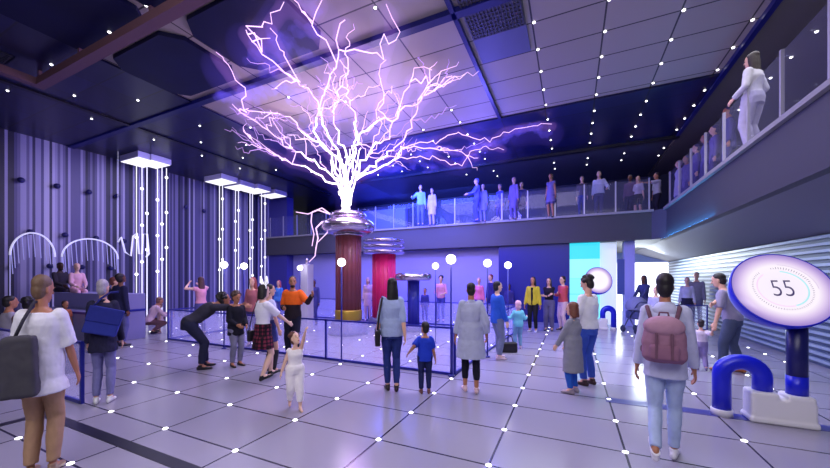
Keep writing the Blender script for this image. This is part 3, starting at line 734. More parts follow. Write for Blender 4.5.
def kiosk(label, loc, rotz, detail=True):
    t = thing('kiosk', label, 'kiosk', loc, rotz)
    mx = 1 if detail else -1
    def mk(bm):
        if mx < 0:
            for v in bm.verts: v.co.x *= -1
        return bm
    pts = [(-0.584, 0, 0.06), (-0.584, 0, 0.52)] + [(-0.392 - 0.192 * math.cos(PI * k / 14), 0, 0.52 + 0.17 * math.sin(PI * k / 14)) for k in range(1, 15)] + [(-0.20, 0, 0.34)]
    bm = NB(); tube(bm, pts, 0.094, 20); obj('arch', mk(bm), kb, t, True)
    bm = NB(); lathe(bm, [(0.110, 0), (0.110, 0.075), (0.10, 0.085)], 28, (-0.584, 0, 0)); obj('foot', mk(bm), kw, t, True)
    bm = NB()
    bevel_box(bm, (-0.345, -0.13, 0), (0.235, 0.13, 0.30), 0.03, 3); bevel_box(bm, (-0.345, -0.13, 0.10), (-0.085, 0.13, 0.37), 0.03, 3); bevel_box(bm, (-0.02, -0.13, 0.10), (0.225, 0.13, 0.36), 0.03, 3)
    bevel_box(bm, (-0.36, -0.145, 0), (0.25, 0.145, 0.07), 0.02, 3)
    bo = obj('base_block', mk(bm), kw, t, True); remesh(bo, 0.012, 4)
    bm = NB(); tube(bm, [(0.105, 0, 0.33), (0.105, 0.0, 1.30)], 0.092, 24); obj('pole', mk(bm), kn, t, True)
    bm = NB(); tube(bm, [(0.105, 0, 0.35), (0.105, 0, 0.58)], 0.095, 24); obj('pole_band', mk(bm), kb, t, True)
    bm = NB(); Rd = 0.485
    lathe(bm, [(0.08, -0.33), (0.26, -0.31), (0.37, -0.26), (Rd - 0.05, -0.18), (Rd - 0.015, -0.08), (Rd, 0.0), (Rd - 0.004, 0.02), (Rd - 0.015, 0.028), (Rd - 0.02, 0.02)], 64)
    M = Matrix.Translation((-0.04 * mx, -0.02, 1.595)) @ Matrix.Rotation(R(5 * mx), 4, 'Z') @ Matrix.Rotation(R(63), 4, 'X')
    hd = obj('head', bm, kb, t, True); hd.matrix_local = M
    bm = NB(); lathe(bm, [(Rd - 0.015, 0.012), (Rd - 0.02, 0.024), (0.3, 0.026), (0.01, 0.028)], 64); obj('screen', bm, scr_m, hd, True)
    if detail:
        bm = NB()
        for k in range(72):
            a = 2 * PI * k / 72
            if 1.75 < a < 2.25: continue
            r0, r1 = 0.262, 0.278
            if 0.3 < a < 1.6: r1 = 0.288
            c, s = math.cos(a), math.sin(a); w = 0.0022
            q = [(c * r0 - s * w, s * r0 + c * w), (c * r0 + s * w, s * r0 - c * w), (c * r1 + s * w, s * r1 - c * w), (c * r1 - s * w, s * r1 + c * w)]
            bm.faces.new([bm.verts.new((x, y, 0.0295)) for x, y in q])
        obj('dial_ticks', bm, mat('dial_ink', s2l(120, 96, 150), 0.5), hd)
        def arc(a0, a1, r0, r1, z=0.0292):
            bm = NB(); n = 40; A = []; B = []
            for k in range(n + 1):
                a = a0 + (a1 - a0) * k / n; A.append(bm.verts.new((r0 * math.cos(a), r0 * math.sin(a), z))); B.append(bm.verts.new((r1 * math.cos(a), r1 * math.sin(a), z)))
            for k in range(n): bm.faces.new((A[k], A[k + 1], B[k + 1], B[k]))
            return bm
        obj('teal_dial_arc', arc(-1.25, 1.45, 0.222, 0.236), mat('dial_teal', (0.1, 0.3, 0.3), 0.5, emit=s2l(170, 226, 232), es=0.9), hd)
        obj('pink_dial_arc', arc(2.2, 5.0, 0.224, 0.236), mat('dial_pink', (0.3, 0.2, 0.3), 0.5, emit=s2l(238, 206, 236), es=0.9), hd)
        obj('grey_dial_arc', arc(0.0, 1.5, 0.318, 0.324), mat('dial_grey', (0.3, 0.25, 0.3), 0.5, emit=s2l(200, 180, 215), es=0.8), hd)
        cu = bpy.data.curves.new('number', 'FONT'); cu.body = '55'; cu.size = 0.225; cu.align_x = 'CENTER'; cu.align_y = 'CENTER'; cu.extrude = 0.001; cu.offset = -0.003
        cu.materials.append(mat('number_ink', s2l(96, 84, 140), 0.5)); fo = bpy.data.objects.new('number', cu); COL.objects.link(fo); fo.parent = hd; fo.location = (0, -0.008, 0.031); fo.scale = (1, 1.38, 1); LIVE.append(fo)
    return t
kiosk('blue and white kiosk with arch and round screen reading 55', (2.315, 5.5, 0), 0)
k2 = kiosk('distant kiosk with arch and round head standing before the cyan opening', PX(597, 11.5), R(12), False)
k2.scale = (0.88, 0.88, 1.05)

# ====PEOPLE BEGIN
# ================================================================== people
SK = {'light': s2l(222, 172, 150), 'fair': s2l(232, 190, 170), 'tan': s2l(180, 122, 96), 'brown': s2l(112, 70, 54), 'dark': s2l(70, 44, 38)}
def skin(k): return mat('skin_' + k, SK[k], 0.5, vary=0.06, vscale=8, spec=0.35)
def hairm(c): return mat('hair_%d_%d_%d' % c, s2l(*c), 0.55, vary=0.35, vscale=60, bump=0.35)
def ik(S, T, a, b, pole):
    S, T = V(S), V(T); d = T - S; L = d.length
    if L > (a + b) * 0.999: T = S + d * ((a + b) * 0.999 / L); d = T - S; L = d.length
    if L < abs(a - b) + 0.01: L = abs(a - b) + 0.01
    e = d.normalized(); x = (a * a - b * b + L * L) / (2 * L); h = math.sqrt(max(0, a * a - x * x))
    p = V(pole); p = p - e * p.dot(e)
    if p.length < 1e-4: p = V((0, 0, 1)) - e * e.z
    return S + e * x + p.normalized() * h, T
TM = [(0.80, .100, .090), (0.86, .150, .112), (0.93, .168, .118), (1.00, .162, .112), (1.06, .148, .102), (1.14, .146, .100), (1.24, .162, .110), (1.33, .172, .114), (1.39, .160, .098), (1.43, .118, .078), (1.475, .066, .060)]
TF = [(0.80, .100, .090), (0.86, .158, .116), (0.93, .174, .122), (1.00, .158, .110), (1.06, .130, .094), (1.14, .128, .092), (1.24, .144, .112), (1.30, .148, .118), (1.37, .138, .090), (1.42, .102, .070), (1.465, .058, .056)]

def person(label, pos, h=0, H=1.75, sex='m', kid=0.0, sk='light', hair=('short', (24, 18, 18)), top=None, bottom=None, shoes=(30, 28, 34),
           lean=0, side=0, head=(0, 0), LA=(-0.235, 0.04, 0.80), RA=(0.235, 0.04, 0.80), LF=(-0.10, 0, 0, 0), RF=(0.10, 0, 0, 0), pz=None, py=0.0,
           near=1, z0=0.0, group=None, face=True, LP=None, RP=None, fat=1.0, wx=None):
    wx = wx or 0.93
    pos = V(pos); s = H / 1.75
    phi = math.atan2(-pos.x, pos.y) + R(h)
    t = thing('person', label, 'person', (pos.x, pos.y, z0), phi, group)
    RM = Matrix.Rotation(phi, 3, 'Z')
    def loc(p):
        if p[0] == 'w': return RM.transposed() @ (V(p[1]) - V((pos.x, pos.y, z0)))
        return V(p) * s
    T = TM if sex == 'm' else TF
    hw = 1.0 + 0.12 * kid
    shz = 1.40 - 0.06 * kid; 
    pzs = (0.93 if pz is None else pz) * s
    pel = V((0, py * s, pzs)); dz = pzs - 0.93 * s
    Ml = Matrix.Rotation(R(-lean), 3, 'X') @ Matrix.Rotation(R(side), 3, 'Y')
    Mh = Matrix.Rotation(R(-lean * 0.5), 3, 'X') @ Matrix.Rotation(R(side * 0.5), 3, 'Y')
    def TP(p, z=None):
        """a torso point given upright (in adult units, scaled) moved by the lean about the hips"""
        z = p.z if z is None else z
        M = Ml if z > 1.02 * s else (Mh if z > 0.90 * s else Matrix.Identity(3))
        q = V((p.x, p.y, p.z - 0.93 * s)); return pel + M @ q, M
    tz = lambda z: z if z < 0.93 else 0.93 + (z - 0.93) * (shz - 0.93) / 0.47
    def trings(zlo, zhi, inf, flare=0.0, slim=1.0):
        out = []; zs = sorted(set([zlo, zhi] + [z for z, _, _ in T if zlo < z < zhi]))
        for z in zs:
            if z <= T[0][0] or z < 0.86:
                rx, ry = (T[2][1], T[2][2]) if zlo < 0.80 or flare else (T[1][1], T[1][2])
                if z < 0.93: rx += flare * (0.93 - z); ry += flare * (0.93 - z)
            else:
                rx, ry = T[-1][1], T[-1][2]
                for (za, xa, ya), (zb, xb, yb) in zip(T, T[1:]):
                    if za <= z <= zb:
                        k = (z - za) / (zb - za); rx = xa + (xb - xa) * k; ry = ya + (yb - ya) * k; break
                if flare and z < 1.14: rx = max(rx, T[2][1] * 0.97); ry = max(ry, T[2][2] * 0.97)
            rx = (rx * fat + inf) * s * hw * slim; ry = (ry * fat + inf) * s * hw
            p, M = TP(V((0, 0, tz(z) * s)))
            out.append((p, M @ V((rx, 0, 0)), M @ V((0, ry, 0))))
        return out
    sw = (0.158 if sex == 'm' else 0.136) * (1.0 - 0.05 * kid)
    SL, MS = TP(V((-sw * s, 0, tz(1.395) * s))); SR, _ = TP(V((sw * s, 0, tz(1.395) * s)))
    au, af = 0.295 * s * (1 - 0.1 * kid), 0.25 * s * (1 - 0.1 * kid)
    tl, tr = loc(LA), loc(RA)
    if dz and LA[0] != 'w' and RA[0] != 'w' and pz is not None and LA[2] <= 0.81: tl.z += 0; tr.z += 0
    EL, WL = ik(SL, tl, au, af, LP or (-0.5, -0.7, -0.5)); ER, WR = ik(SR, tr, au, af, RP or (0.5, -0.7, -0.5))
    HL, HR = pel + V((-0.088 * s * hw, 0, -0.03 * s)), pel + V((0.088 * s * hw, 0, -0.03 * s))
    th, ca = 0.415 * s * 1.0, 0.415 * s
    AL = V((LF[0], LF[1], LF[2] + 0.085)) * s; AR = V((RF[0], RF[1], RF[2] + 0.085)) * s
    kp = (0, 1, 0.15)
    KL, AL = ik(HL, AL, th, ca, (LF[4] if len(LF) > 4 else kp)); KR, AR = ik(HR, AR, th, ca, (RF[4] if len(RF) > 4 else kp))
    vox = (0.016, 0.0095, 0.0075)[near]
    N = (8, 12, 14)[near]
    # ---------------- body
    bm = NB()
    rings(bm, trings(0.82, 1.475 if sex == 'm' else 1.465, 0.0), 20)
    for S_, E_, W_ in ((SL, EL, WL), (SR, ER, WR)):
        k = s * (0.92 if sex == 'f' else 1.0) * (1 + 0.1 * kid)
        capsule(bm, S_, E_, .054 * k, .041 * k, N); capsule(bm, E_, E_.lerp(W_, .4), .040 * k, .039 * k, N); capsule(bm, E_.lerp(W_, .4), W_, .039 * k, .026 * k, N)
    for Hp, Kn, An in ((HL, KL, AL), (HR, KR, AR)):
        k = s * hw
        capsule(bm, Hp, Hp.lerp(Kn, .5), .088 * k, .074 * k, N); capsule(bm, Hp.lerp(Kn, .5), Kn, .074 * k, .054 * k, N)
        back = V((0, -0.012 * s, 0))
        capsule(bm, Kn, Kn.lerp(An, .35) + back, .052 * k, .055 * k, N); capsule(bm, Kn.lerp(An, .35) + back, An, .055 * k, .034 * k, N)
    # hands
    def hand(W_, E_, sg, curl=22):
        d = (W_ - E_).normalized(); hs = s * (1 + 0.15 * kid) * (0.93 if sex == 'f' else 1.0)
        pref = V((0, 1, 0)) if abs(d.z) > 0.6 else V((0, 0, 1))
        tv = (pref - d * pref.dot(d)).normalized(); n = d.cross(tv) * (1 if sg < 0 else -1)   # n: the way the palm faces
        rings(bm, [(W_ - d * .01 * hs, tv * .026 * hs, n * .02 * hs), (W_ + d * .03 * hs, tv * .036 * hs, n * .017 * hs), (W_ + d * .07 * hs, tv * .041 * hs, n * .015 * hs), (W_ + d * .092 * hs, tv * .038 * hs, n * .012 * hs)], 12)
        for i, (o, L) in enumerate(((.030, .070), (.010, .080), (-.010, .074), (-.029, .058))):
            c0 = W_ + d * (.085 - abs(o) * .15) * hs + tv * o * hs; a1 = R(curl); a2 = R(curl * 2.2)
            d1 = d * math.cos(a1) + n * math.sin(a1) + tv * o * 1.2; d2 = d * math.cos(a2) + n * math.sin(a2)
            c1 = c0 + d1 * L * .55 * hs; c2 = c1 + d2 * L * .45 * hs
            capsule(bm, c0, c1, .0098 * hs, .009 * hs, 7); capsule(bm, c1, c2, .009 * hs, .0078 * hs, 7)
        c0 = W_ + d * .025 * hs + tv * .026 * hs; c1 = c0 + (d * .7 + tv * .6 + n * .35).normalized() * .04 * hs; c2 = c1 + (d * .9 + n * .4 + tv * .15).normalized() * .03 * hs
        capsule(bm, c0, c1, .0125 * hs, .0105 * hs, 7); capsule(bm, c1, c2, .0105 * hs, .0085 * hs, 7)
    hand(WL, EL, -1); hand(WR, ER, 1)
    # feet
    FT = []
    for A_, f, sg in ((AL, LF, -1), (AR, RF, 1)):
        yaw = Matrix.Rotation(R(-8 * sg), 3, 'Z') @ Matrix.Rotation(R(-f[3]), 3, 'X')
        FT.append((A_, yaw))
        k = s * (1 + 0.1 * kid)
        capsule(bm, A_ + yaw @ V((0, -.03, -.045)) * k, A_ + yaw @ V((0, .13, -.058)) * k, .034 * k, .025 * k, 10)
        capsule(bm, A_, A_ + yaw @ V((0, .06, -.045)) * k, .036 * k, .032 * k, 10)
    # neck and head
    hs = s * (1 + 0.28 * kid) * (0.97 if sex == 'f' else 1.0)
    NK, _ = TP(V((0, 0.0, tz(1.45) * s))); fwd = 0.02
    HC = NK + Ml @ (V((0, fwd, 0.0)) * s) + Ml @ V((0, 0, 0.075 * s + 0.115 * hs))
    MHd = Matrix.Rotation(R(-lean * 0.55), 3, 'X') @ Matrix.Rotation(R(head[0]), 3, 'Z') @ Matrix.Rotation(R(head[1]), 3, 'X')
    HP = lambda x, y, z: HC + MHd @ (V((x, y, z)) * hs)
    capsule(bm, NK - Ml @ V((0, 0, .05 * s)), HC + MHd @ V((0, -.012, -.045)) * hs, .058 * s, .05 * s, N)
    rr = []
    for z, rx, ry, yo in ((-.118, .022, .026, .050), (-.105, .038, .046, .036), (-.08, .052, .068, .020), (-.045, .061, .083, .008), (0, .070, .094, 0), (.035, .075, .098, -.004), (.07, .071, .094, -.008), (.098, .055, .074, -.012), (.113, .034, .046, -.014), (.12, .012, .016, -.014)):
        rr.append((HP(0, yo, z), MHd @ V((rx * hs, 0, 0)), MHd @ V((0, ry * hs, 0))))
    rings(bm, rr, 20)
    capsule(bm, HP(0, .092, .012), HP(0, .112, -.024), .008 * hs, .014 * hs, 8)
    for sg in (-1, 1):
        ball(bm, HP(.074 * sg, -.006, -.012), (.010 * hs, .020 * hs, .032 * hs), MHd, 8)
        ball(bm, HP(.030 * sg, .082, .022), (.022 * hs, .012 * hs, .008 * hs), MHd, 8)
    ball(bm, HP(0, .082, -.072), (.024 * hs, .014 * hs, .014 * hs), MHd, 8)
    b_ = obj('body', bm, skin(sk), t); remesh(b_, vox, (2, 2, 2)[near])
    if face and near:
        for sg in (-1, 1):
            bm = NB(); ball(bm, HP(.031 * sg, .086, .002), (.013 * hs, .007 * hs, .0065 * hs), MHd, 8); obj('eye', bm, mat('eye_dark', s2l(34, 26, 28), 0.25), t, True)
            bm = NB(); ball(bm, HP(.032 * sg, .092, .026), (.020 * hs, .006 * hs, .004 * hs), MHd, 8); obj('eyebrow', bm, hairm(hair[1]), t, True)
        bm = NB(); ball(bm, HP(0, .094, -.072), (.021 * hs, .007 * hs, .007 * hs), MHd, 8); obj('mouth', bm, mat('lips', s2l(172, 84, 84), 0.45), t, True)
    # ---------------- hair
    st, hc = hair[0], hair[1]
    if st != 'bald':
        bm = NB()
        if st in ('short', 'curly', 'long', 'bob', 'bun', 'pony'):
            ball(bm, HP(0, -.020, .050), (.083 * hs, .098 * hs, .084 * hs), MHd, 14); ball(bm, HP(0, -.044, -.012), (.077 * hs, .068 * hs, .098 * hs), MHd, 14)
        if st == 'curly':
            rc = random.Random(len(label))
            for k in range(26):
                a = rc.uniform(0, 2 * PI); e = rc.uniform(-.2, 1.4)
                q = (.085 * math.cos(a) * math.cos(e), -.03 + .09 * math.sin(a) * math.cos(e), .045 + .085 * math.sin(e))
                if q[1] > .03 and q[2] < .06: continue
                ball(bm, HP(*q), .032 * hs, None, 8)
        if st in ('bob', 'long'):
            bot = -.15 if st == 'bob' else -.30
            rings(bm, [(HP(0, -.02, .06), MHd @ V((.085 * hs, 0, 0)), MHd @ V((0, .088 * hs, 0))), (HP(0, -.034, -.02), MHd @ V((.094 * hs, 0, 0)), MHd @ V((0, .082 * hs, 0))), (HP(0, -.045, -.10), MHd @ V((.100 * hs, 0, 0)), MHd @ V((0, .074 * hs, 0))), (HP(0, -.062, bot * .8), MHd @ V((.102 * hs, 0, 0)), MHd @ V((0, .058 * hs, 0))), (HP(0, -.070, bot), MHd @ V((.085 * hs, 0, 0)), MHd @ V((0, .04 * hs, 0)))], 16)
        if st == 'bun': ball(bm, HP(0, -.105, .06), .048 * hs, None, 10)
        if st == 'pony': capsule(bm, HP(0, -.10, .05), HP(0, -.135, -.10), .034 * hs, .016 * hs, 8)
        if st == 'crop':
            ball(bm, HP(0, -.016, .048), (.080 * hs, .099 * hs, .084 * hs), MHd, 14); ball(bm, HP(0, -.038, -.012), (.073 * hs, .068 * hs, .090 * hs), MHd, 14)
        if st == 'hood':
            ball(bm, HP(0, -.028, .03), (.098 * hs, .105 * hs, .110 * hs), MHd, 14); ball(bm, HP(0, -.04, -.06), (.095 * hs, .085 * hs, .085 * hs), MHd, 14)
        if st == 'beard' :
            ball(bm, HP(0, -.016, .048), (.080 * hs, .099 * hs, .084 * hs), MHd, 14); ball(bm, HP(0, -.038, -.012), (.073 * hs, .068 * hs, .090 * hs), MHd, 14)
            ball(bm, HP(0, .05, -.098), (.052 * hs, .052 * hs, .034 * hs), MHd, 10)
        o = obj('hood' if st == 'hood' else 'hair', bm, cloth(*hc) if st == 'hood' else hairm(hc), t); remesh(o, max(.008, vox * .9), 2, .008 if near else 0)
    cv = (0.018, 0.0125, 0.0095)[near]; fold = (0, .014, .020)[near]
    def sleeve(bm, frac, inf):
        inf = inf * .62 if inf > .02 else inf * .8
        for S_, E_, W_ in ((SL, EL, WL), (SR, ER, WR)):
            ball(bm, S_, (.056 + inf) * s, None, 12)
            k = s * (1 + 0.1 * kid)
            if frac >= 1:
                capsule(bm, S_, E_, (.056 + inf) * k, (.043 + inf) * k, 14)
                cone(bm, E_, E_.lerp(W_, min(1, frac - 1)), (.043 + inf) * k, (.034 + inf * .9) * k, 14) if frac > 1.02 else None
            else: cone(bm, S_, S_.lerp(E_, frac), (.058 + inf) * k, (.052 + inf * 1.4) * k, 14)
    # ---------------- lower body
    if bottom:
        ty = bottom[0]; col = cloth(*bottom[1]); inf = bottom[2] if len(bottom) > 2 else .010
        bm = NB()
        if ty in ('trousers', 'shorts', 'cropped'):
            end = {'trousers': 1.93, 'shorts': 0.9, 'cropped': 1.72}[ty]
            rings(bm, trings(0.82, 1.03, inf), 20)
            for Hp, Kn, An in ((HL, KL, AL), (HR, KR, AR)):
                k = s * hw; back = V((0, -0.010 * s, 0))
                capsule(bm, Hp + V((0, 0, .02 * s)), Hp.lerp(Kn, .5), (.090 + inf) * k, (.076 + inf) * k, 16)
                if end < 1: cone(bm, Hp.lerp(Kn, .5), Hp.lerp(Kn, end), (.076 + inf) * k, (.066 + inf * 1.4) * k, 16)
                else:
                    capsule(bm, Hp.lerp(Kn, .5), Kn, (.076 + inf) * k, (.057 + inf) * k, 16)
                    capsule(bm, Kn, Kn.lerp(An, .35) + back, (.057 + inf) * k, (.056 + inf) * k, 16)
                    cone(bm, Kn.lerp(An, .35) + back, Kn.lerp(An, end - 1), (.056 + inf) * k, (.042 + inf) * k, 16)
            o = obj(ty if ty == 'shorts' else 'trousers', bm, col, t); remesh(o, cv, 3, fold)
        elif ty == 'skirt':
            rings(bm, trings(bottom[3], 1.05, inf, bottom[4]), 28); o = obj('skirt', bm, plaid() if bottom[1] == (92, 34, 58) else col, t); remesh(o, cv, 2, fold)
    # ---------------- upper body
    if top:
        ty, c, sl, hem = top[0], top[1], top[2], top[3]; inf = top[4] if len(top) > 4 else .014; fl = top[5] if len(top) > 5 else 0.0
        bm = NB(); rings(bm, trings(hem, T[-2][0] + .008, inf, fl), 24); sleeve(bm, sl, inf)
        if sl >= 1.5 and top[0] in ('jacket', 'coat', 'hoodie'): ball(bm, NK + V((0, -.005, .0)) * s, (.075 * s, .07 * s, .045 * s), None, 12)
        o = obj(ty, bm, cloth(*c), t); remesh(o, cv, 3, fold)
    # ---------------- shoes
    if shoes:
        for A_, M in FT:
            k = s * (1 + 0.1 * kid); q = lambda x, y, z: A_ + M @ (V((x, y, z)) * k)
            X_, Z_ = M @ V((k, 0, 0)), M @ V((0, 0, k))
            bm = NB()
            rings(bm, [(q(0, -.075, -.050), X_ * .018, Z_ * .022), (q(0, -.055, -.045), X_ * .034, Z_ * .038), (q(0, -.01, -.040), X_ * .038, Z_ * .044), (q(0, .05, -.052), X_ * .040, Z_ * .034), (q(0, .11, -.060), X_ * .046, Z_ * .026), (q(0, .155, -.064), X_ * .038, Z_ * .021), (q(0, .178, -.067), X_ * .018, Z_ * .013)], 14)
            cone(bm, q(0, -.012, -.03), q(0, -.014, .012), .040 * k, .042 * k, 14)
            o = obj('shoe', bm, mat('shoe_%d_%d_%d' % shoes, s2l(*shoes), 0.45), t); remesh(o, max(.007, vox * .8), 2)
    t['_h'] = 1
    t.scale = (wx, 1, 1)
    info = dict(t=t, HP=HP, MH=MHd, hs=hs, s=s, WL=WL, WR=WR, SL=SL, SR=SR, EL=EL, ER=ER, TP=TP, RM=RM, pos=V((pos.x, pos.y, z0)), KL=KL, KR=KR, AL=AL, AR=AR, NK=NK, pel=pel, Ml=Ml, cv=cv)
    del t['_h']
    info['w'] = lambda p: RM @ V((p[0] * wx, p[1], p[2])) + V((pos.x, pos.y, z0))
    return info

def plaid():
    m = cloth(93, 34, 58); m.name = 'plaid'; nt = m.node_tree; L = nt.links.new; b = nt.nodes['Principled BSDF']
    tc = nt.nodes.new('ShaderNodeTexCoord'); fac = None
    for ax, sc in (('X', 5.0), ('Z', 5.0), ('Y', 5.0)):
        w = nt.nodes.new('ShaderNodeTexWave'); w.bands_direction = ax; w.inputs['Scale'].default_value = sc; L(tc.outputs['Object'], w.inputs['Vector'])
        g = nt.nodes.new('ShaderNodeMath'); g.operation = 'GREATER_THAN'; g.inputs[1].default_value = 0.6; L(w.outputs['Fac'], g.inputs[0])
        if fac is None: fac = g.outputs[0]
        else:
            a = nt.nodes.new('ShaderNodeMath'); a.operation = 'ADD'; L(fac, a.inputs[0]); L(g.outputs[0], a.inputs[1]); fac = a.outputs[0]
    cr = nt.nodes.new('ShaderNodeValToRGB'); cr.color_ramp.interpolation = 'CONSTANT'
    d = nt.nodes.new('ShaderNodeMath'); d.operation = 'DIVIDE'; d.inputs[1].default_value = 3.0; L(fac, d.inputs[0]); L(d.outputs[0], cr.inputs[0])
    E_ = cr.color_ramp.elements; E_[0].position = 0; E_[0].color = (*s2l(120, 40, 66), 1); E_[1].position = .3; E_[1].color = (*s2l(66, 24, 44), 1)
    e = E_.new(.6); e.color = (*s2l(24, 16, 30), 1)
    L(cr.outputs[0], b.inputs['Base Color']); return m

# ---- helpers for things people carry
def strap(bm, pts, w=0.02, th=0.006):
    return tube(bm, pts, w / 2, 6)

# ---------------------------------------------------------------- foreground, left to right
P = person('person in white shirt and tan trousers at the left frame edge carrying a grey tote', PX(42, 2.95), h=-18, H=1.74, sk='tan', hair=('crop', (110, 84, 66)),
           top=('shirt', (226, 224, 240), 0.95, 0.74, .036, 0.22), bottom=('trousers', (176, 140, 112), .022), shoes=(150, 120, 100), LA=(-0.26, .0, .80), RA=(.29, .12, .82), near=2, head=(-25, -8), wx=.70)
W = P['w']
t = thing('tote_bag', 'big dark grey tote hanging on the back of the white-shirted person', 'bag', W((-0.12, -0.25, 0.76)), P['t'].rotation_euler.z); t.scale = (.75, 1, 1)
bm = NB(); bevel_box(bm, (-.24, -.06, 0), (.20, .06, .50), .03, 3)
for v in bm.verts:
    if v.co.z > .3: v.co.x *= .55; v.co.x += .06
o = obj('bag_body', bm, cloth(70, 68, 78), t); remesh(o, .012, 4, .02)
bm = NB(); tube(bm, [(-.02, .05, .46), (.04, .08, .62), (.08, .18, .76), (.10, .30, .78), (.11, .38, .66)], .016, 6); obj('strap', bm, cloth(58, 56, 70), t, True)

P = person('grey-haired person in dark navy coat and lavender trousers with white sneakers', FL(103, 403), h=-12, H=1.70, sk='light', hair=('short', (168, 160, 176)), top=('coat', (38, 36, 66), 2.0, .74, .030, .06),
           bottom=('trousers', (124, 122, 178), .014), shoes=(236, 236, 244), LA=(-.24, .10, .84), RA=(.24, .14, .86), near=2, wx=.76, head=(-20, 0), LF=(-.10, .02, 0, 0), RF=(.10, 0, 0, 0))
W = P['w']
t = thing('satchel', 'large square blue bag slung across the back of the navy-coated person', 'bag', W((0.0, -.20, .98)), P['t'].rotation_euler.z); t.scale = (.8, 1, 1)
t.rotation_euler = (0, R(16), P['t'].rotation_euler.z)
bm = NB(); bevel_box(bm, (-.22, -.05, 0), (.22, .05, .36), .02, 3); o = obj('bag_body', bm, cloth(46, 56, 150), t)
bm = NB(); bevel_box(bm, (-.225, -.062, .16), (.225, -.045, .365), .01, 2); obj('flap', bm, cloth(40, 48, 136), t)
bm = NB(); tube(bm, [(-.2, .0, .34), (-.16, .10, .46), (-.10, .2, .55), (.0, .24, .58)], .016, 6); obj('strap', bm, cloth(34, 38, 110), t, True)

P = person('man in grey shirt and dark jeans bending forward to the teenager', FL(199, 369), h=-82, H=1.80, sk='tan', hair=('curly', (22, 18, 22)), top=('shirt', (50, 48, 64), .9, .90, .016), bottom=('trousers', (36, 38, 66), .016), shoes=(24, 22, 34),
           lean=52, LA=(-.16, .86, 1.14), RA=(.14, .90, 1.12), LF=(-.12, .12, 0, 0), RF=(.12, .02, 0, 0), pz=.86, py=-.16, head=(0, 34), near=1)
P = person('teenager in black jacket and grey trousers beside the bending man', FL(236, 366), h=-150, H=1.46, kid=.35, sk='tan', hair=('curly', (74, 54, 50)), top=('jacket', (24, 24, 40), 2.0, .74, .030), bottom=('trousers', (120, 118, 146), .014), shoes=(50, 36, 40),
           LA=(-.12, .24, .98), RA=(.12, .24, 1.0), near=1, head=(0, -12))
# woman with skirt and wire headband
P = person('woman in white top, dark plaid skirt and heels wearing a white wire headband', FL(263, 381), h=-62, H=1.62, sex='f', sk='fair', hair=('bob', (26, 22, 26)), top=('blouse', (228, 226, 244), .95, .98, .018), bottom=('skirt', (92, 34, 58), .016, .60, .14), shoes=(18, 16, 20),
           LA=(-.30, .10, .82), RA=(.16, .44, 1.02), LF=(-.10, .20, .04, -12), RF=(.10, -.06, .04, -18), near=1)
hb = NB(); HPf, hs_ = P['HP'], P['hs']
for sg in (-1, 1):
    tube(hb, [HPf(.02 * sg, .0, .13), HPf(.12 * sg, -.01, .27), HPf(.14 * sg, .0, .16), HPf(.04 * sg, .01, .13)], .016, 6)
    tube(hb, [HPf(.035 * sg, .0, .14), HPf(.085 * sg, 0, .20)], .007, 6)
tube(hb, [HPf(-.085, 0, .05), HPf(-.07, 0, .11), HPf(0, 0, .14), HPf(.07, 0, .11), HPf(.085, 0, .05)], .008, 6)
obj('headband', hb, mat('headband_white', s2l(240, 238, 250), .4, emit=(1, 1, 1), es=.5), P['t'], True)
W = P['w']
t = thing('shoulder_bag', 'small black bag hanging against the plaid skirt', 'bag', W((-.22, -.04, .66)), P['t'].rotation_euler.z)
bm = NB(); bevel_box(bm, (-.045, -.12, 0), (.045, .12, .19), .025, 3); obj('bag_body', bm, mat('black_leather', s2l(24, 20, 30), .4), t, True)
bm = NB(); tube(bm, [(0, -.1, .18), (.06, -.06, .5), (.12, .02, .78), (.14, .10, .72), (.04, .1, .3), (0, .1, .18)], .007, 6); obj('strap', bm, mat('black_leather', s2l(24, 20, 30), .4), t, True)
P = person('woman in blue skirt and black knee boots half hidden behind the plaid skirt', FL(269, 372), h=-70, H=1.62, sex='f', sk='light', hair=('bun', (30, 24, 28)), top=('blouse', (206, 208, 238), .95, .98, .016), bottom=('skirt', (58, 66, 128), .014, .62, .10), shoes=(18, 16, 20), LA=(-.24, .06, .82), RA=(.26, .12, .80), near=1, RF=(.1, .06, 0, 0))
for K_, A_ in ((P['KL'], P['AL']), (P['KR'], P['AR'])):
    bm = NB(); cone(bm, K_.lerp(A_, .12), K_.lerp(A_, .5), .066 * P['s'], .064 * P['s'], 16); cone(bm, K_.lerp(A_, .45), A_ + V((0, 0, -.01)), .065 * P['s'], .046 * P['s'], 16)
    o = obj('boot', bm, mat('black_leather', s2l(24, 20, 30), .4), P['t']); remesh(o, .01, 2)
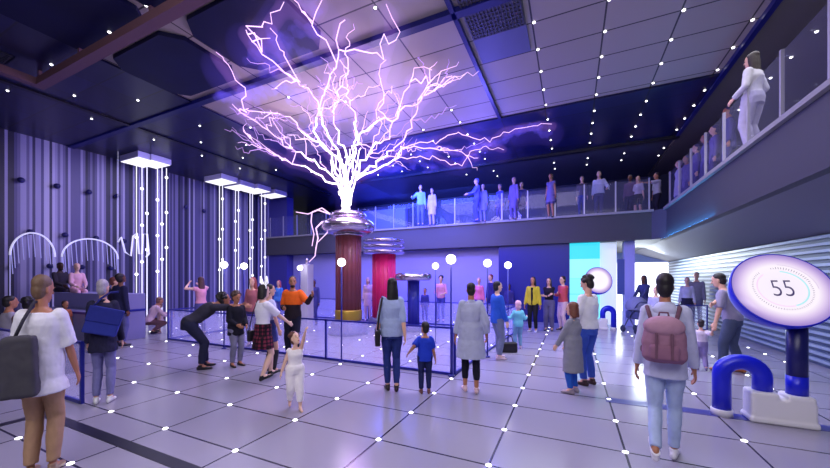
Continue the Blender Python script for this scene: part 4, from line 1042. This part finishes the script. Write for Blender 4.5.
# orange jacket
P = person('bearded man in orange and black jacket with outstretched arm at the glass barrier', FL(293, 359), h=158, H=1.77, sk='tan', hair=('beard', (26, 20, 22)), top=('jacket', (44, 34, 44), 2.0, .86, .026), bottom=('trousers', (30, 30, 52), .016), shoes=(20, 20, 28),
           LA=(-.52, .22, 1.36), RA=(.10, .26, 1.10), near=1, head=(25, 6), LP=(0, -.3, -1))
def overlay(P, c, z0, z1, sl0, sl1, name='jacket_front', inf=.034):
    """a colour block of a garment: chest band and sleeves"""
    bm = NB(); zz = [z0 + (z1 - z0) * k / 5 for k in range(6)]; rr = []
    for z in zz:
        p, M = P['TP'](V((0, 0, (z if z < .93 else .93 + (z - .93) * 1.0) * P['s'])))
        k = P['s']; w = .182 + inf - max(0, z - 1.38) * .9; rr.append((p, M @ V((w * k, 0, 0)), M @ V((0, (.114 + inf * .9 - max(0, z - 1.38) * .4) * k, 0))))
    rings(bm, rr, 24)
    for S_, E_, W_ in ((P['SL'], P['EL'], P['WL']), (P['SR'], P['ER'], P['WR'])):
        a = S_.lerp(E_, sl0); b = S_.lerp(E_, sl1); capsule(bm, a, b, .086 * P['s'], .076 * P['s'], 14)
    o = obj(name, bm, cloth(*c), P['t']); remesh(o, P['cv'], 3, .012)
overlay(P, (242, 106, 34), 1.16, 1.44, .0, .75, 'jacket_yoke', .040)
# small child in white
lift = PXY(307, 328, 4.35)
P = person('small child in white jumpsuit with one arm raised, walking barefoot', FL(295, 409), h=-172, H=1.02, kid=1.0, sk='fair', sex='f', hair=('curly', (96, 56, 48)), top=('jumpsuit_top', (244, 236, 246), .15, .80, .016, .0), bottom=('cropped', (244, 236, 246), .030), shoes=None,
           LA=('w', lift), RA=(.34, .05, .82), head=(25, 28), near=2, LF=(-.10, .14, 0, 0), RF=(.10, -.14, .03, -20))
# black-haired woman with boy
hold = PXY(408, 351, 5.02)
P = person('black-haired woman in pale blue shirt and jeans holding the boy by the hand', FL(392, 391), h=4, H=1.73, sex='f', sk='light', hair=('long', (22, 16, 26)), top=('shirt', (164, 178, 222), 1.0, .86, .026, .02), bottom=('trousers', (38, 52, 122), .008), shoes=(40, 24, 34),
           LA=(-.25, .04, .86), RA=('w', hold), near=2, LF=(-.07, .06, 0, 0), RF=(.07, -.06, .02, -14), head=(10, 0))
W = P['w']
t = thing('shoulder_bag', 'long black shoulder bag at the left side of the black-haired woman', 'bag', W((-.24, -.02, .72)), P['t'].rotation_euler.z)
bm = NB(); bevel_box(bm, (-.04, -.16, 0), (.04, .16, .24), .02, 3); obj('bag_body', bm, mat('black_leather', s2l(24, 20, 30), .4), t, True)
bm = NB(); tube(bm, [(0, -.12, .23), (.02, -.10, .45), (.07, -.04, .72), (.08, .06, .73), (.02, .12, .45), (0, .13, .23)], .016, 6); obj('strap', bm, mat('black_leather', s2l(24, 20, 30), .4), t, True)
P = person('small boy in bright blue shirt and jeans holding the hand of the black-haired woman', FL(425, 393), h=4, H=1.07, kid=1.0, sk='tan', hair=('crop', (26, 20, 26)), top=('shirt', (34, 62, 200), .9, .80, .020), bottom=('trousers', (34, 40, 90), .014), shoes=(110, 60, 62),
           LA=('w', hold + V((0, 0, -.02))), RA=(.28, .02, .82), near=2, head=(28, 6))
# grey coat
P = person('short-haired person in oversized pale grey coat and black trousers', FL(471, 392), h=3, H=1.66, sex='f', sk='tan', hair=('crop', (28, 22, 30)), top=('coat', (178, 182, 214), 1.75, .56, .046, .10), bottom=('cropped', (26, 24, 42), .010), shoes=(226, 190, 200),
           LA=(-.27, .08, .84), RA=(.27, .06, .90), near=2, LF=(-.10, .05, 0, 0), RF=(.09, -.05, 0, 0))
# blue jacket man and child
P = person('man in blue jacket and grey trousers facing the child in teal', FL(497, 359), h=-60, H=1.66, sk='fair', hair=('short', (30, 26, 44)), top=('jacket', (44, 92, 208), 2.0, .82, .024), bottom=('trousers', (116, 124, 158), .016), shoes=(220, 190, 210), LA=(-.20, .2, .88), RA=(.22, .12, .86), near=1, LF=(-.1, .1, 0, 0))
P = person('small child in teal jacket with pink hood raising both arms', FL(518, 349), h=20, H=1.18, kid=.8, sk='fair', hair=('hood', (216, 170, 196)), top=('jacket', (112, 190, 216), 1.9, .82, .024), bottom=('trousers', (120, 160, 200), .014), shoes=(190, 170, 200), LA=(-.46, .16, 1.16), RA=(.40, .14, 1.14), near=1, LP=(-.3, -.3, -1), RP=(.3, -.3, -1))
t = thing('handbag', 'black handbag on the floor side of the child in teal', 'bag', PX(508, 7.9), R(20))
bm = NB(); bevel_box(bm, (-.21, -.08, 0.0), (.21, .08, .24), .04, 3); obj('bag_body', bm, mat('black_leather', s2l(24, 20, 30), .4), t, True)
bm = NB(); tube(bm, [(-.12, 0, .23), (-.09, 0, .36), (0, 0, .41), (.09, 0, .36), (.12, 0, .23)], .012, 8); obj('handle', bm, mat('black_leather', s2l(24, 20, 30), .4), t, True)
# three in a row at the navy wall
LASTP = [None]
LASTP[0] = person('person in yellow jacket over black, long dark hair, before the navy wall', PX(533, 11.0), h=165, H=1.78, sk='tan', hair=('long', (24, 18, 20)), top=('jacket', (188, 172, 50), 2.0, .86, .024), bottom=('trousers', (24, 22, 32), .012), shoes=(200, 200, 215), LA=(-.26, .06, .84), RA=(.26, .06, .84), near=1)
P = LASTP[0]
bm = NB(); rings(bm, [(P['TP'](V((0, .055, z)) * P['s'])[0], V((.055 * P['s'], 0, 0)), V((0, .095 * P['s'], 0))) for z in (.87, 1.0, 1.2, 1.38, 1.42)], 14); obj('inner_shirt', bm, cloth(22, 20, 30), P['t'], True)
person('dark-haired woman in black top and grey trousers with crossed arms', PX(549, 11.2), h=170, H=1.75, sex='f', sk='light', hair=('long', (40, 24, 30)), top=('top', (30, 24, 40), 1.6, 1.0, .016), bottom=('trousers', (96, 90, 130), .030), shoes=(40, 36, 50), LA=(.10, .24, 1.16), RA=(-.08, .26, 1.20), near=1)
person('person in salmon-red jacket and pale trousers with crossed arms at the cyan wall', PX(563, 11.3), h=130, H=1.80, sk='light', hair=('short', (40, 26, 28)), top=('jacket', (196, 78, 92), 2.0, .92, .022), bottom=('trousers', (214, 180, 200), .016), shoes=(60, 50, 70), LA=(.10, .24, 1.16), RA=(-.08, .26, 1.20), near=1)
# girl in grey coat, woman in white
P = person('girl in long grey coat with blue leggings beside the woman in white', FL(573, 393), h=62, H=1.37, kid=.45, sex='f', sk='light', hair=('bob', (116, 66, 50)), top=('coat', (138, 138, 152), 2.0, .42, .024, .05), bottom=('trousers', (40, 92, 190), .008), shoes=(150, 136, 150), LA=(-.18, .24, .90), RA=(.2, .22, .9), near=2)
W = P['w']
P = person('dark-haired woman in white top and blue jeans standing behind the girl', FL(588, 385), h=52, H=1.76, sex='f', sk='light', hair=('curly', (34, 24, 28)), top=('blouse', (232, 232, 240), 1.0, .92, .030), bottom=('trousers', (62, 92, 190), .014), shoes=(58, 34, 38), LA=(-.22, .12, .86), RA=(.24, .06, .84), near=2, head=(12, -18))
# backpack person
P = person('person walking away in lilac hoodie and pale ripped jeans with a backpack', FL(665, 461), h=2, H=1.76, sk='tan', hair=('short', (24, 18, 28)), top=('hoodie', (196, 198, 234), 1.9, .80, .030, .02), bottom=('trousers', (176, 192, 232), .010), shoes=(232, 228, 242),
           LA=(-.26, .06, .84), RA=(.27, .12, .80), near=2, wx=.86, LF=(-.09, -.26, .10, -42), RF=(.085, .12, 0, 0), head=(0, 0))
bm = NB(); NKp = P['NK']; ball(bm, NKp + V((0, -.075, -.03)), (.12, .06, .075), None, 14); ball(bm, NKp + V((0, -.02, .0)), (.10, .085, .05), None, 12)
o = obj('hood', bm, cloth(196, 198, 234), P['t']); remesh(o, .010, 4, .02)
W = P['w']
t = thing('backpack', 'dusty pink backpack with flap worn on the lilac hoodie', 'backpack', W((-.02, -.17, .98)), P['t'].rotation_euler.z)
bm = NB(); rings(bm, [(V((0, -.06, 0)), V((.135, 0, 0)), V((0, .07, 0))), (V((0, -.085, .05)), V((.165, 0, 0)), V((0, .095, 0))), (V((0, -.085, .18)), V((.165, 0, 0)), V((0, .095, 0))), (V((0, -.07, .32)), V((.145, 0, 0)), V((0, .08, 0))), (V((0, -.055, .38)), V((.10, 0, 0)), V((0, .05, 0)))], 20)
pk = cloth(150, 108, 136); o = obj('bag_body', bm, pk, t); remesh(o, .009, 3, .02)
bm = NB(); ball(bm, (0, -.085, .315), (.158, .105, .10), None, 16); o = obj('flap', bm, cloth(176, 134, 160), t); remesh(o, .009, 3, .012)
bm = NB(); bevel_box(bm, (-.11, -.20, .03), (.11, -.13, .17), .03, 3); o = obj('front_pocket', bm, cloth(138, 96, 124), t); remesh(o, .009, 3, .012)
for x in (-.055, .055):
    bm = NB(); bevel_box(bm, (x - .011, -.205, .05), (x + .011, -.185, .27), .004, 1); obj('buckle_strap', bm, cloth(112, 78, 100), t)
for sg in (-1, 1):
    bm = NB(); tube(bm, [(.09 * sg, -.02, .36), (.12 * sg, .06, .47), (.125 * sg, .18, .48), (.13 * sg, .27, .40), (.15 * sg, .27, .22), (.16 * sg, .12, .06), (.13 * sg, -.03, .04)], .018, 8); obj('shoulder_strap', bm, cloth(112, 78, 100), t, True)
bm = NB(); tube(bm, [(-.04, -.05, .39), (-.03, -.05, .44), (.03, -.05, .44), (.04, -.05, .39)], .009, 6); obj('grab_loop', bm, cloth(112, 78, 100), t, True)
# man with toddler on the right
hold = PXY(713, 331, 6.1)
P = person('man in grey shirt and jeans leaning to the small child by the kiosk', FL(733, 372), h=78, H=1.84, sk='light', hair=('crop', (34, 26, 28)), top=('shirt', (150, 144, 172), .95, .90, .024), bottom=('trousers', (84, 94, 122), .018), shoes=(196, 112, 60), LA=('w', hold), RA=('w', PXY(700, 313, 6.0)), near=1, lean=14, LF=(-.1, .12, 0, 0), RF=(.1, -.08, 0, 0), head=(0, -8))
P = person('small child in white shirt and lilac trousers held by the grey-shirted man', FL(701, 370), h=14, H=.95, kid=1.0, sk='light', hair=('crop', (44, 36, 44)), top=('shirt', (222, 210, 232), .9, .82, .020), bottom=('trousers', (150, 138, 190), .022), shoes=(120, 110, 150), LA=(-.28, .1, .85), RA=('w', hold), near=1, LF=(-.1, .02, 0, 0), RF=(.12, -.12, .03, -15))
# hall group
person('pale-haired person in light clothes partly hidden behind the backpack wearer', PX(656, 9.0), h=170, H=1.50, sk='fair', hair=('short', (208, 190, 196)), top=('shirt', (176, 176, 214), 1.9, .86), bottom=('trousers', (140, 140, 190)), shoes=(90, 90, 130), near=0)
person('dark figure with long hair standing in the bright hall', PX(644, 11.6), h=150, H=1.84, sex='f', sk='brown', hair=('long', (44, 44, 76)), top=('jacket', (62, 66, 116), 2.0, .80), bottom=('trousers', (46, 50, 96)), shoes=(40, 44, 84), LA=(-.14, .4, .98), RA=(.1, .42, .98), near=0)
person('grey-haired person in white with dark skirt by the slatted wall', PX(687, 11.6), h=180, H=1.78, sex='f', sk='light', hair=('short', (150, 146, 160)), top=('blouse', (186, 186, 206), 1.9, .94), bottom=('skirt', (44, 42, 66), .012, .5, .08), shoes=(50, 50, 70), near=0)
person('tall grey-clothed man behind the grey-haired person by the slatted wall', PX(696.5, 12.2), h=172, H=1.96, sk='light', hair=('crop', (140, 132, 140)), top=('jacket', (134, 132, 150), 2.0, .84), bottom=('trousers', (118, 116, 140)), shoes=(70, 70, 90), near=0)
t = thing('stroller', 'grey hooded stroller in front of the dark figure in the hall', 'stroller', PX(637, 10.6), R(30))
bm = NB(); ball(bm, (0, 0, .84), (.30, .34, .34), None, 16)
for v in list(bm.verts):
    if v.co.z < .74: v.co.z = .74
o = obj('hood', bm, cloth(120, 124, 162), t); remesh(o, .02, 3)
bm = NB(); bevel_box(bm, (-.2, -.28, .46), (.2, .26, .72), .05, 3); obj('seat', bm, cloth(70, 76, 120), t, True)
for sx in (-.22, .22):
    bm = NB(); tube(bm, [(sx, .34, .08), (sx, .1, .45), (sx, -.30, .95), (sx, -.42, 1.02)], .018, 8); tube(bm, [(sx, -.26, .12), (sx, .05, .5)], .018, 8); obj('frame', bm, mat('stroller_frame', s2l(60, 64, 110), .4), t, True)
    for sy in (.34, -.26):
        bm = NB(); lathe(bm, [(.03, -.02), (.10, -.02), (.115, 0), (.10, .02), (.03, .02)], 20)
        for v in bm.verts: v.co = V((sx + v.co.z, sy + v.co.x, .115 + v.co.y))
        obj('wheel', bm, mat('stroller_tyre', s2l(40, 42, 70), .5), t, True)
bm = NB(); tube(bm, [(-.22, -.42, 1.02), (.22, -.42, 1.02)], .02, 8); obj('handle', bm, mat('stroller_frame', s2l(60, 64, 110), .4), t, True)

# ---------------------------------------------------------------- left group
SIT = dict(pz=.56, LF=(-.10, .42, 0, 0), RF=(.10, .42, 0, 0), LA=(-.12, .34, .66), RA=(.12, .34, .66))
def sit_on(label, pos, zseat, h, **k):
    a = dict(SIT); a.update(k); H = a.get('H', 1.75); a['z0'] = zseat - 0.46 * H / 1.75
    return person(label, pos, h, **a)
sit_on('dark-skinned man in dark clothes sitting on the upper tier of the plinth', atY(60, 5.06), 1.30, -150, H=1.80, sk='dark', hair=('beard', (30, 20, 20)), top=('jacket', (52, 46, 58), 2.0, .90), bottom=('trousers', (46, 38, 52)), shoes=(26, 22, 30), near=0)
sit_on('woman in pink dress sitting beside the dark-skinned man on the plinth', atY(77, 5.06), 1.30, -165, H=1.72, sex='f', sk='fair', hair=('bun', (214, 160, 150)), top=('blouse', (226, 176, 196), 1.9, .92), bottom=('trousers', (222, 172, 194)), shoes=(216, 170, 190), near=0)
person('person in dark navy coat standing between the plinth and the light strands', FL(120, 346), h=-60, H=1.86, sk='brown', hair=('short', (34, 26, 36)), top=('coat', (34, 34, 72), 2.0, .78, .03, .04), bottom=('trousers', (92, 92, 146)), shoes=(30, 28, 50), near=0, head=(10, 20))
person('reddish-haired person close beside the navy-coated one', FL(114, 344), h=-90, H=1.76, sk='light', hair=('short', (110, 56, 56)), top=('jacket', (44, 36, 66), 2.0, .82), bottom=('trousers', (60, 58, 100)), shoes=(30, 28, 50), near=0)
person('child in orange top standing in front of the plinth', FL(65, 345), h=-150, H=1.15, kid=.8, sk='tan', hair=('short', (60, 40, 40)), top=('shirt', (196, 110, 84), .9, .82), bottom=('trousers', (50, 44, 70)), shoes=(40, 36, 50), near=0)
sit_on('dark-haired man sitting on the bench behind the near barrier, face to the side', PX(9, 6.6), .46, -80, H=1.74, sk='tan', hair=('short', (30, 24, 32)), top=('shirt', (170, 164, 186), .95, .92), bottom=('trousers', (44, 42, 70)), shoes=(30, 28, 40), near=0)
sit_on('person with round black hair sitting on the bench seen from behind', PX(28, 6.15), .46, -20, H=1.72, sk='brown', hair=('curly', (22, 18, 26)), top=('shirt', (96, 60, 70), .95, .92), bottom=('trousers', (36, 34, 60)), shoes=(30, 28, 40), near=0)
person('crouching woman in cream jacket holding a child by the light strands', FL(153, 334), h=-70, H=1.70, sex='f', sk='tan', hair=('short', (120, 84, 72)), top=('jacket', (206, 176, 186), 2.0, .90), bottom=('trousers', (96, 66, 72)), shoes=(30, 24, 32), pz=.42, py=-.12, lean=24, LF=(-.12, .10, 0, -10), RF=(.12, -.06, .03, -25), LA=(-.1, .5, .62), RA=(.1, .46, .55), near=0)
person('little child in pale dress held by the crouching woman', FL(160, 333), h=100, H=.95, kid=1.0, sk='fair', hair=('short', (150, 116, 104)), top=('dress', (226, 196, 208), .9, .55, .02, .12), bottom=('shorts', (226, 196, 208)), shoes=(180, 150, 160), near=0)
person('long-haired woman in pink top lifting a phone behind the glass barrier', PX(201, 10.2), h=30, H=1.78, sex='f', sk='fair', hair=('long', (88, 58, 64)), top=('top', (232, 160, 190), .3, .96), bottom=('trousers', (90, 88, 150)), shoes=(60, 58, 100), LA=(-.24, .22, 1.56), RA=(.12, .26, 1.52), near=0, LP=(-1, 0, -.3), RP=(1, 0, -.3))
person('red-haired woman in patterned red top standing behind the plaid-skirted woman', PX(253, 8.6), h=150, H=1.76, sex='f', sk='light', hair=('long', (150, 74, 66)), top=('top', (176, 104, 116), 1.9, .88), bottom=('trousers', (70, 62, 110)), shoes=(40, 36, 60), near=0)
# ---------------------------------------------------------------- inside and behind the pen
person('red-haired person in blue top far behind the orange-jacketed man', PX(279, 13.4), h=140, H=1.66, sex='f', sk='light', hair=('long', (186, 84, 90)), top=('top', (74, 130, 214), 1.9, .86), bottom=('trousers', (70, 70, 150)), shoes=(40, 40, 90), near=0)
person('shadowy figure in slate-blue clothes standing before the back wall', PX(314, 12.6), h=160, H=1.70, sk='brown', hair=('short', (64, 64, 130)), top=('coat', (84, 84, 156), 2.0, .7), bottom=('trousers', (80, 80, 150)), shoes=(60, 60, 120), near=0)  # solid figure modelled in place of a dark reflection
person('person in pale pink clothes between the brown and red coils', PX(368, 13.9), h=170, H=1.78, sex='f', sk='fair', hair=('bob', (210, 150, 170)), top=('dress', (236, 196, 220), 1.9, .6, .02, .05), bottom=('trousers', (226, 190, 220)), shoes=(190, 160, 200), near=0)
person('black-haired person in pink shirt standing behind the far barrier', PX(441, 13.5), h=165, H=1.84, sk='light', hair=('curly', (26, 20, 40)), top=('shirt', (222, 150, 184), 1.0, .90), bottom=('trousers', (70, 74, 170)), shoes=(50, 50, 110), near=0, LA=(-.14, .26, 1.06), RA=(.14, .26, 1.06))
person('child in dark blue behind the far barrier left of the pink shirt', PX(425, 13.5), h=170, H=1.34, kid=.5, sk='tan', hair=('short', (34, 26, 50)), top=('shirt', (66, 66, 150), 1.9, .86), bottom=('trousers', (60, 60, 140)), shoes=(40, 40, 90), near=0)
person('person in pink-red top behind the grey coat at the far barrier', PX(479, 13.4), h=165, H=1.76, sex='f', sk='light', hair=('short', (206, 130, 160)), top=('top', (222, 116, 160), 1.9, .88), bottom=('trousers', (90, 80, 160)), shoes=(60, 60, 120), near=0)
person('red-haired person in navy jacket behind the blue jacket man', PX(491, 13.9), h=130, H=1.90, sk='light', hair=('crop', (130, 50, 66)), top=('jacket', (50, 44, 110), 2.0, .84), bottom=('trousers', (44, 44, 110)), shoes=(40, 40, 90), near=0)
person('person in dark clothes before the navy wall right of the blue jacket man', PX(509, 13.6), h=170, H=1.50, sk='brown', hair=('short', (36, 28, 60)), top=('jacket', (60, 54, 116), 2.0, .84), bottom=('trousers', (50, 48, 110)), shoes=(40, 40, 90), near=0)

# ---------------------------------------------------------------- on the balcony
MZ = 4.1
def up(label, px, d, h=175, **k):
    k.setdefault('near', 0); return person(label, PX(px, d), h, z0=MZ, **k)
up('woman in pale lilac dress looking over the right balcony edge', 753, 6.3, 62, H=1.86, sex='f', sk='light', hair=('long', (44, 30, 32)), top=('blouse', (196, 192, 206), 1.9, .88, .02), bottom=('trousers', (176, 170, 196), .03), shoes=(120, 116, 136), near=1, LA=(-.18, .2, 1.0), RA=(.2, .16, 1.0))
up('man in white shirt with folded jacket on the far balcony', 599, 13.2, 175, H=1.84, sk='light', hair=('crop', (90, 70, 80)), top=('shirt', (206, 206, 230), 1.9, .92, .03), bottom=('trousers', (70, 70, 116)), shoes=(40, 40, 66), LA=(-.30, .18, 1.05))
up('person in olive top and blue jeans on the far balcony', 582, 13.0, 170, H=1.58, sk='light', hair=('short', (60, 44, 50)), top=('top', (78, 72, 86), 1.9, .92), bottom=('trousers', (40, 56, 130)), shoes=(30, 36, 70))
up('woman in short lilac dress on the far balcony', 551, 13.1, 150, H=1.72, sex='f', sk='tan', hair=('short', (60, 40, 44)), top=('dress', (120, 108, 156), .2, .62, .015, .1), bottom=('shorts', (90, 80, 130)), shoes=(60, 50, 80))
up('dark person in maroon with grey scarf on the far balcony', 630, 13.3, 165, H=1.72, sk='brown', hair=('short', (40, 28, 34)), top=('jacket', (92, 64, 92), 2.0, .88), bottom=('trousers', (36, 34, 56)), shoes=(30, 28, 44))
up('blonde woman in white top and black shorts on the far balcony', 638, 13.1, 170, H=1.62, sex='f', sk='light', hair=('long', (176, 120, 96)), top=('top', (186, 176, 196), .9, .98), bottom=('shorts', (30, 28, 40)), shoes=(60, 56, 76))
up('person in white shirt pointing along the balcony at the corner', 657, 13.2, 120, H=1.78, sk='tan', hair=('short', (70, 54, 60)), top=('shirt', (192, 190, 216), .95, .92), bottom=('trousers', (52, 48, 76)), shoes=(36, 34, 54), LA=(-.1, .62, 1.36), LP=(0, 0, -1))
up('woman in pale dress at the start of the right balcony edge', 679.5, 11.7, 100, H=1.74, sex='f', sk='light', hair=('short', (150, 130, 150)), top=('dress', (176, 168, 200), 1.9, .5, .02, .06), bottom=('trousers', (120, 112, 160)), shoes=(70, 66, 100))
up('person in mauve clothes beside the pale-dressed woman on the balcony', 687, 11.4, 120, H=1.80, sk='tan', hair=('short', (80, 70, 96)), top=('coat', (112, 100, 146), 2.0, .7), bottom=('trousers', (86, 78, 124)), shoes=(56, 52, 86))
for k, (px, d, c, H_) in enumerate(((697, 10.2, (96, 84, 148), 1.70), (706, 9.6, (84, 72, 140), 1.76), (715, 8.9, (110, 96, 160), 1.68), (729, 8.0, (74, 66, 128), 1.72))):  # four solid figures stand in for a purple reflected group
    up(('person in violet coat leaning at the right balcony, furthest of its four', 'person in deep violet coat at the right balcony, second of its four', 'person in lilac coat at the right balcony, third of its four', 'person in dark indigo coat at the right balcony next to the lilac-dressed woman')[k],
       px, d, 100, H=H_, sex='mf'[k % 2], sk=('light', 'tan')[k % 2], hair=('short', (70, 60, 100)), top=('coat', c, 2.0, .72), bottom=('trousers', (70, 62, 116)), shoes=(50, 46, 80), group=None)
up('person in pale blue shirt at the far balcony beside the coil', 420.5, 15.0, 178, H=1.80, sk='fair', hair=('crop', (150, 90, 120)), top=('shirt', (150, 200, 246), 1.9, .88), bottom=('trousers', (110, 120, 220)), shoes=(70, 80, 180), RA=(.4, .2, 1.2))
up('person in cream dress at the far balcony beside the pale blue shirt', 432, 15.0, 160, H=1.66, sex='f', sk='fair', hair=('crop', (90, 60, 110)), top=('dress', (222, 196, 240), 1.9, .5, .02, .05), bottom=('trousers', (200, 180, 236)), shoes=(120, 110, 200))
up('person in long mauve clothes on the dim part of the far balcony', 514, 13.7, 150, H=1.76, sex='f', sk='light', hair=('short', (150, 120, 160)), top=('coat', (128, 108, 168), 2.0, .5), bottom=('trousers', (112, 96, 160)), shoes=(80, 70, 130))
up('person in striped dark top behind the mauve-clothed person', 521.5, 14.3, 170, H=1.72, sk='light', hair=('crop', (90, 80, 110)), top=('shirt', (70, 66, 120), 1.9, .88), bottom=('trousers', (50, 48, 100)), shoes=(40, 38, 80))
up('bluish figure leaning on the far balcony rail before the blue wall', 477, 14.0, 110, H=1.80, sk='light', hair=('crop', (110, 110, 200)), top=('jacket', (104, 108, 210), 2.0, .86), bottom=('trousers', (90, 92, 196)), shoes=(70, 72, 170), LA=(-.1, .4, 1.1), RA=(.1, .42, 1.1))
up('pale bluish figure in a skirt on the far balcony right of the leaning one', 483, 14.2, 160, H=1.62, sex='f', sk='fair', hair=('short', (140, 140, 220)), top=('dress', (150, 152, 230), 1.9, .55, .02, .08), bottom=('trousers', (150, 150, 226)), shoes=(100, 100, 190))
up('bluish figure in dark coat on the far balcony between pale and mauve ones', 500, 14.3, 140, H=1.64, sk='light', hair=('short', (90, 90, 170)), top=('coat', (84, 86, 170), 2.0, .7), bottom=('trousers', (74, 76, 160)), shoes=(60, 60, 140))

# ------------------------------------------------------------------ apply the modifiers once
bpy.context.view_layer.update()
dg = bpy.context.evaluated_depsgraph_get()
done = []
for o in LIVE:
    done.append((o, bpy.data.meshes.new_from_object(o.evaluated_get(dg), depsgraph=dg)))
for o, me in done:
    if o.type == 'FONT':
        n = bpy.data.objects.new('digits', me); COL.objects.link(n); n.parent = o.parent; n.matrix_local = o.matrix_local.copy(); bpy.data.objects.remove(o); continue
    o.modifiers.clear(); o.data = me
    for p in me.polygons: p.use_smooth = True
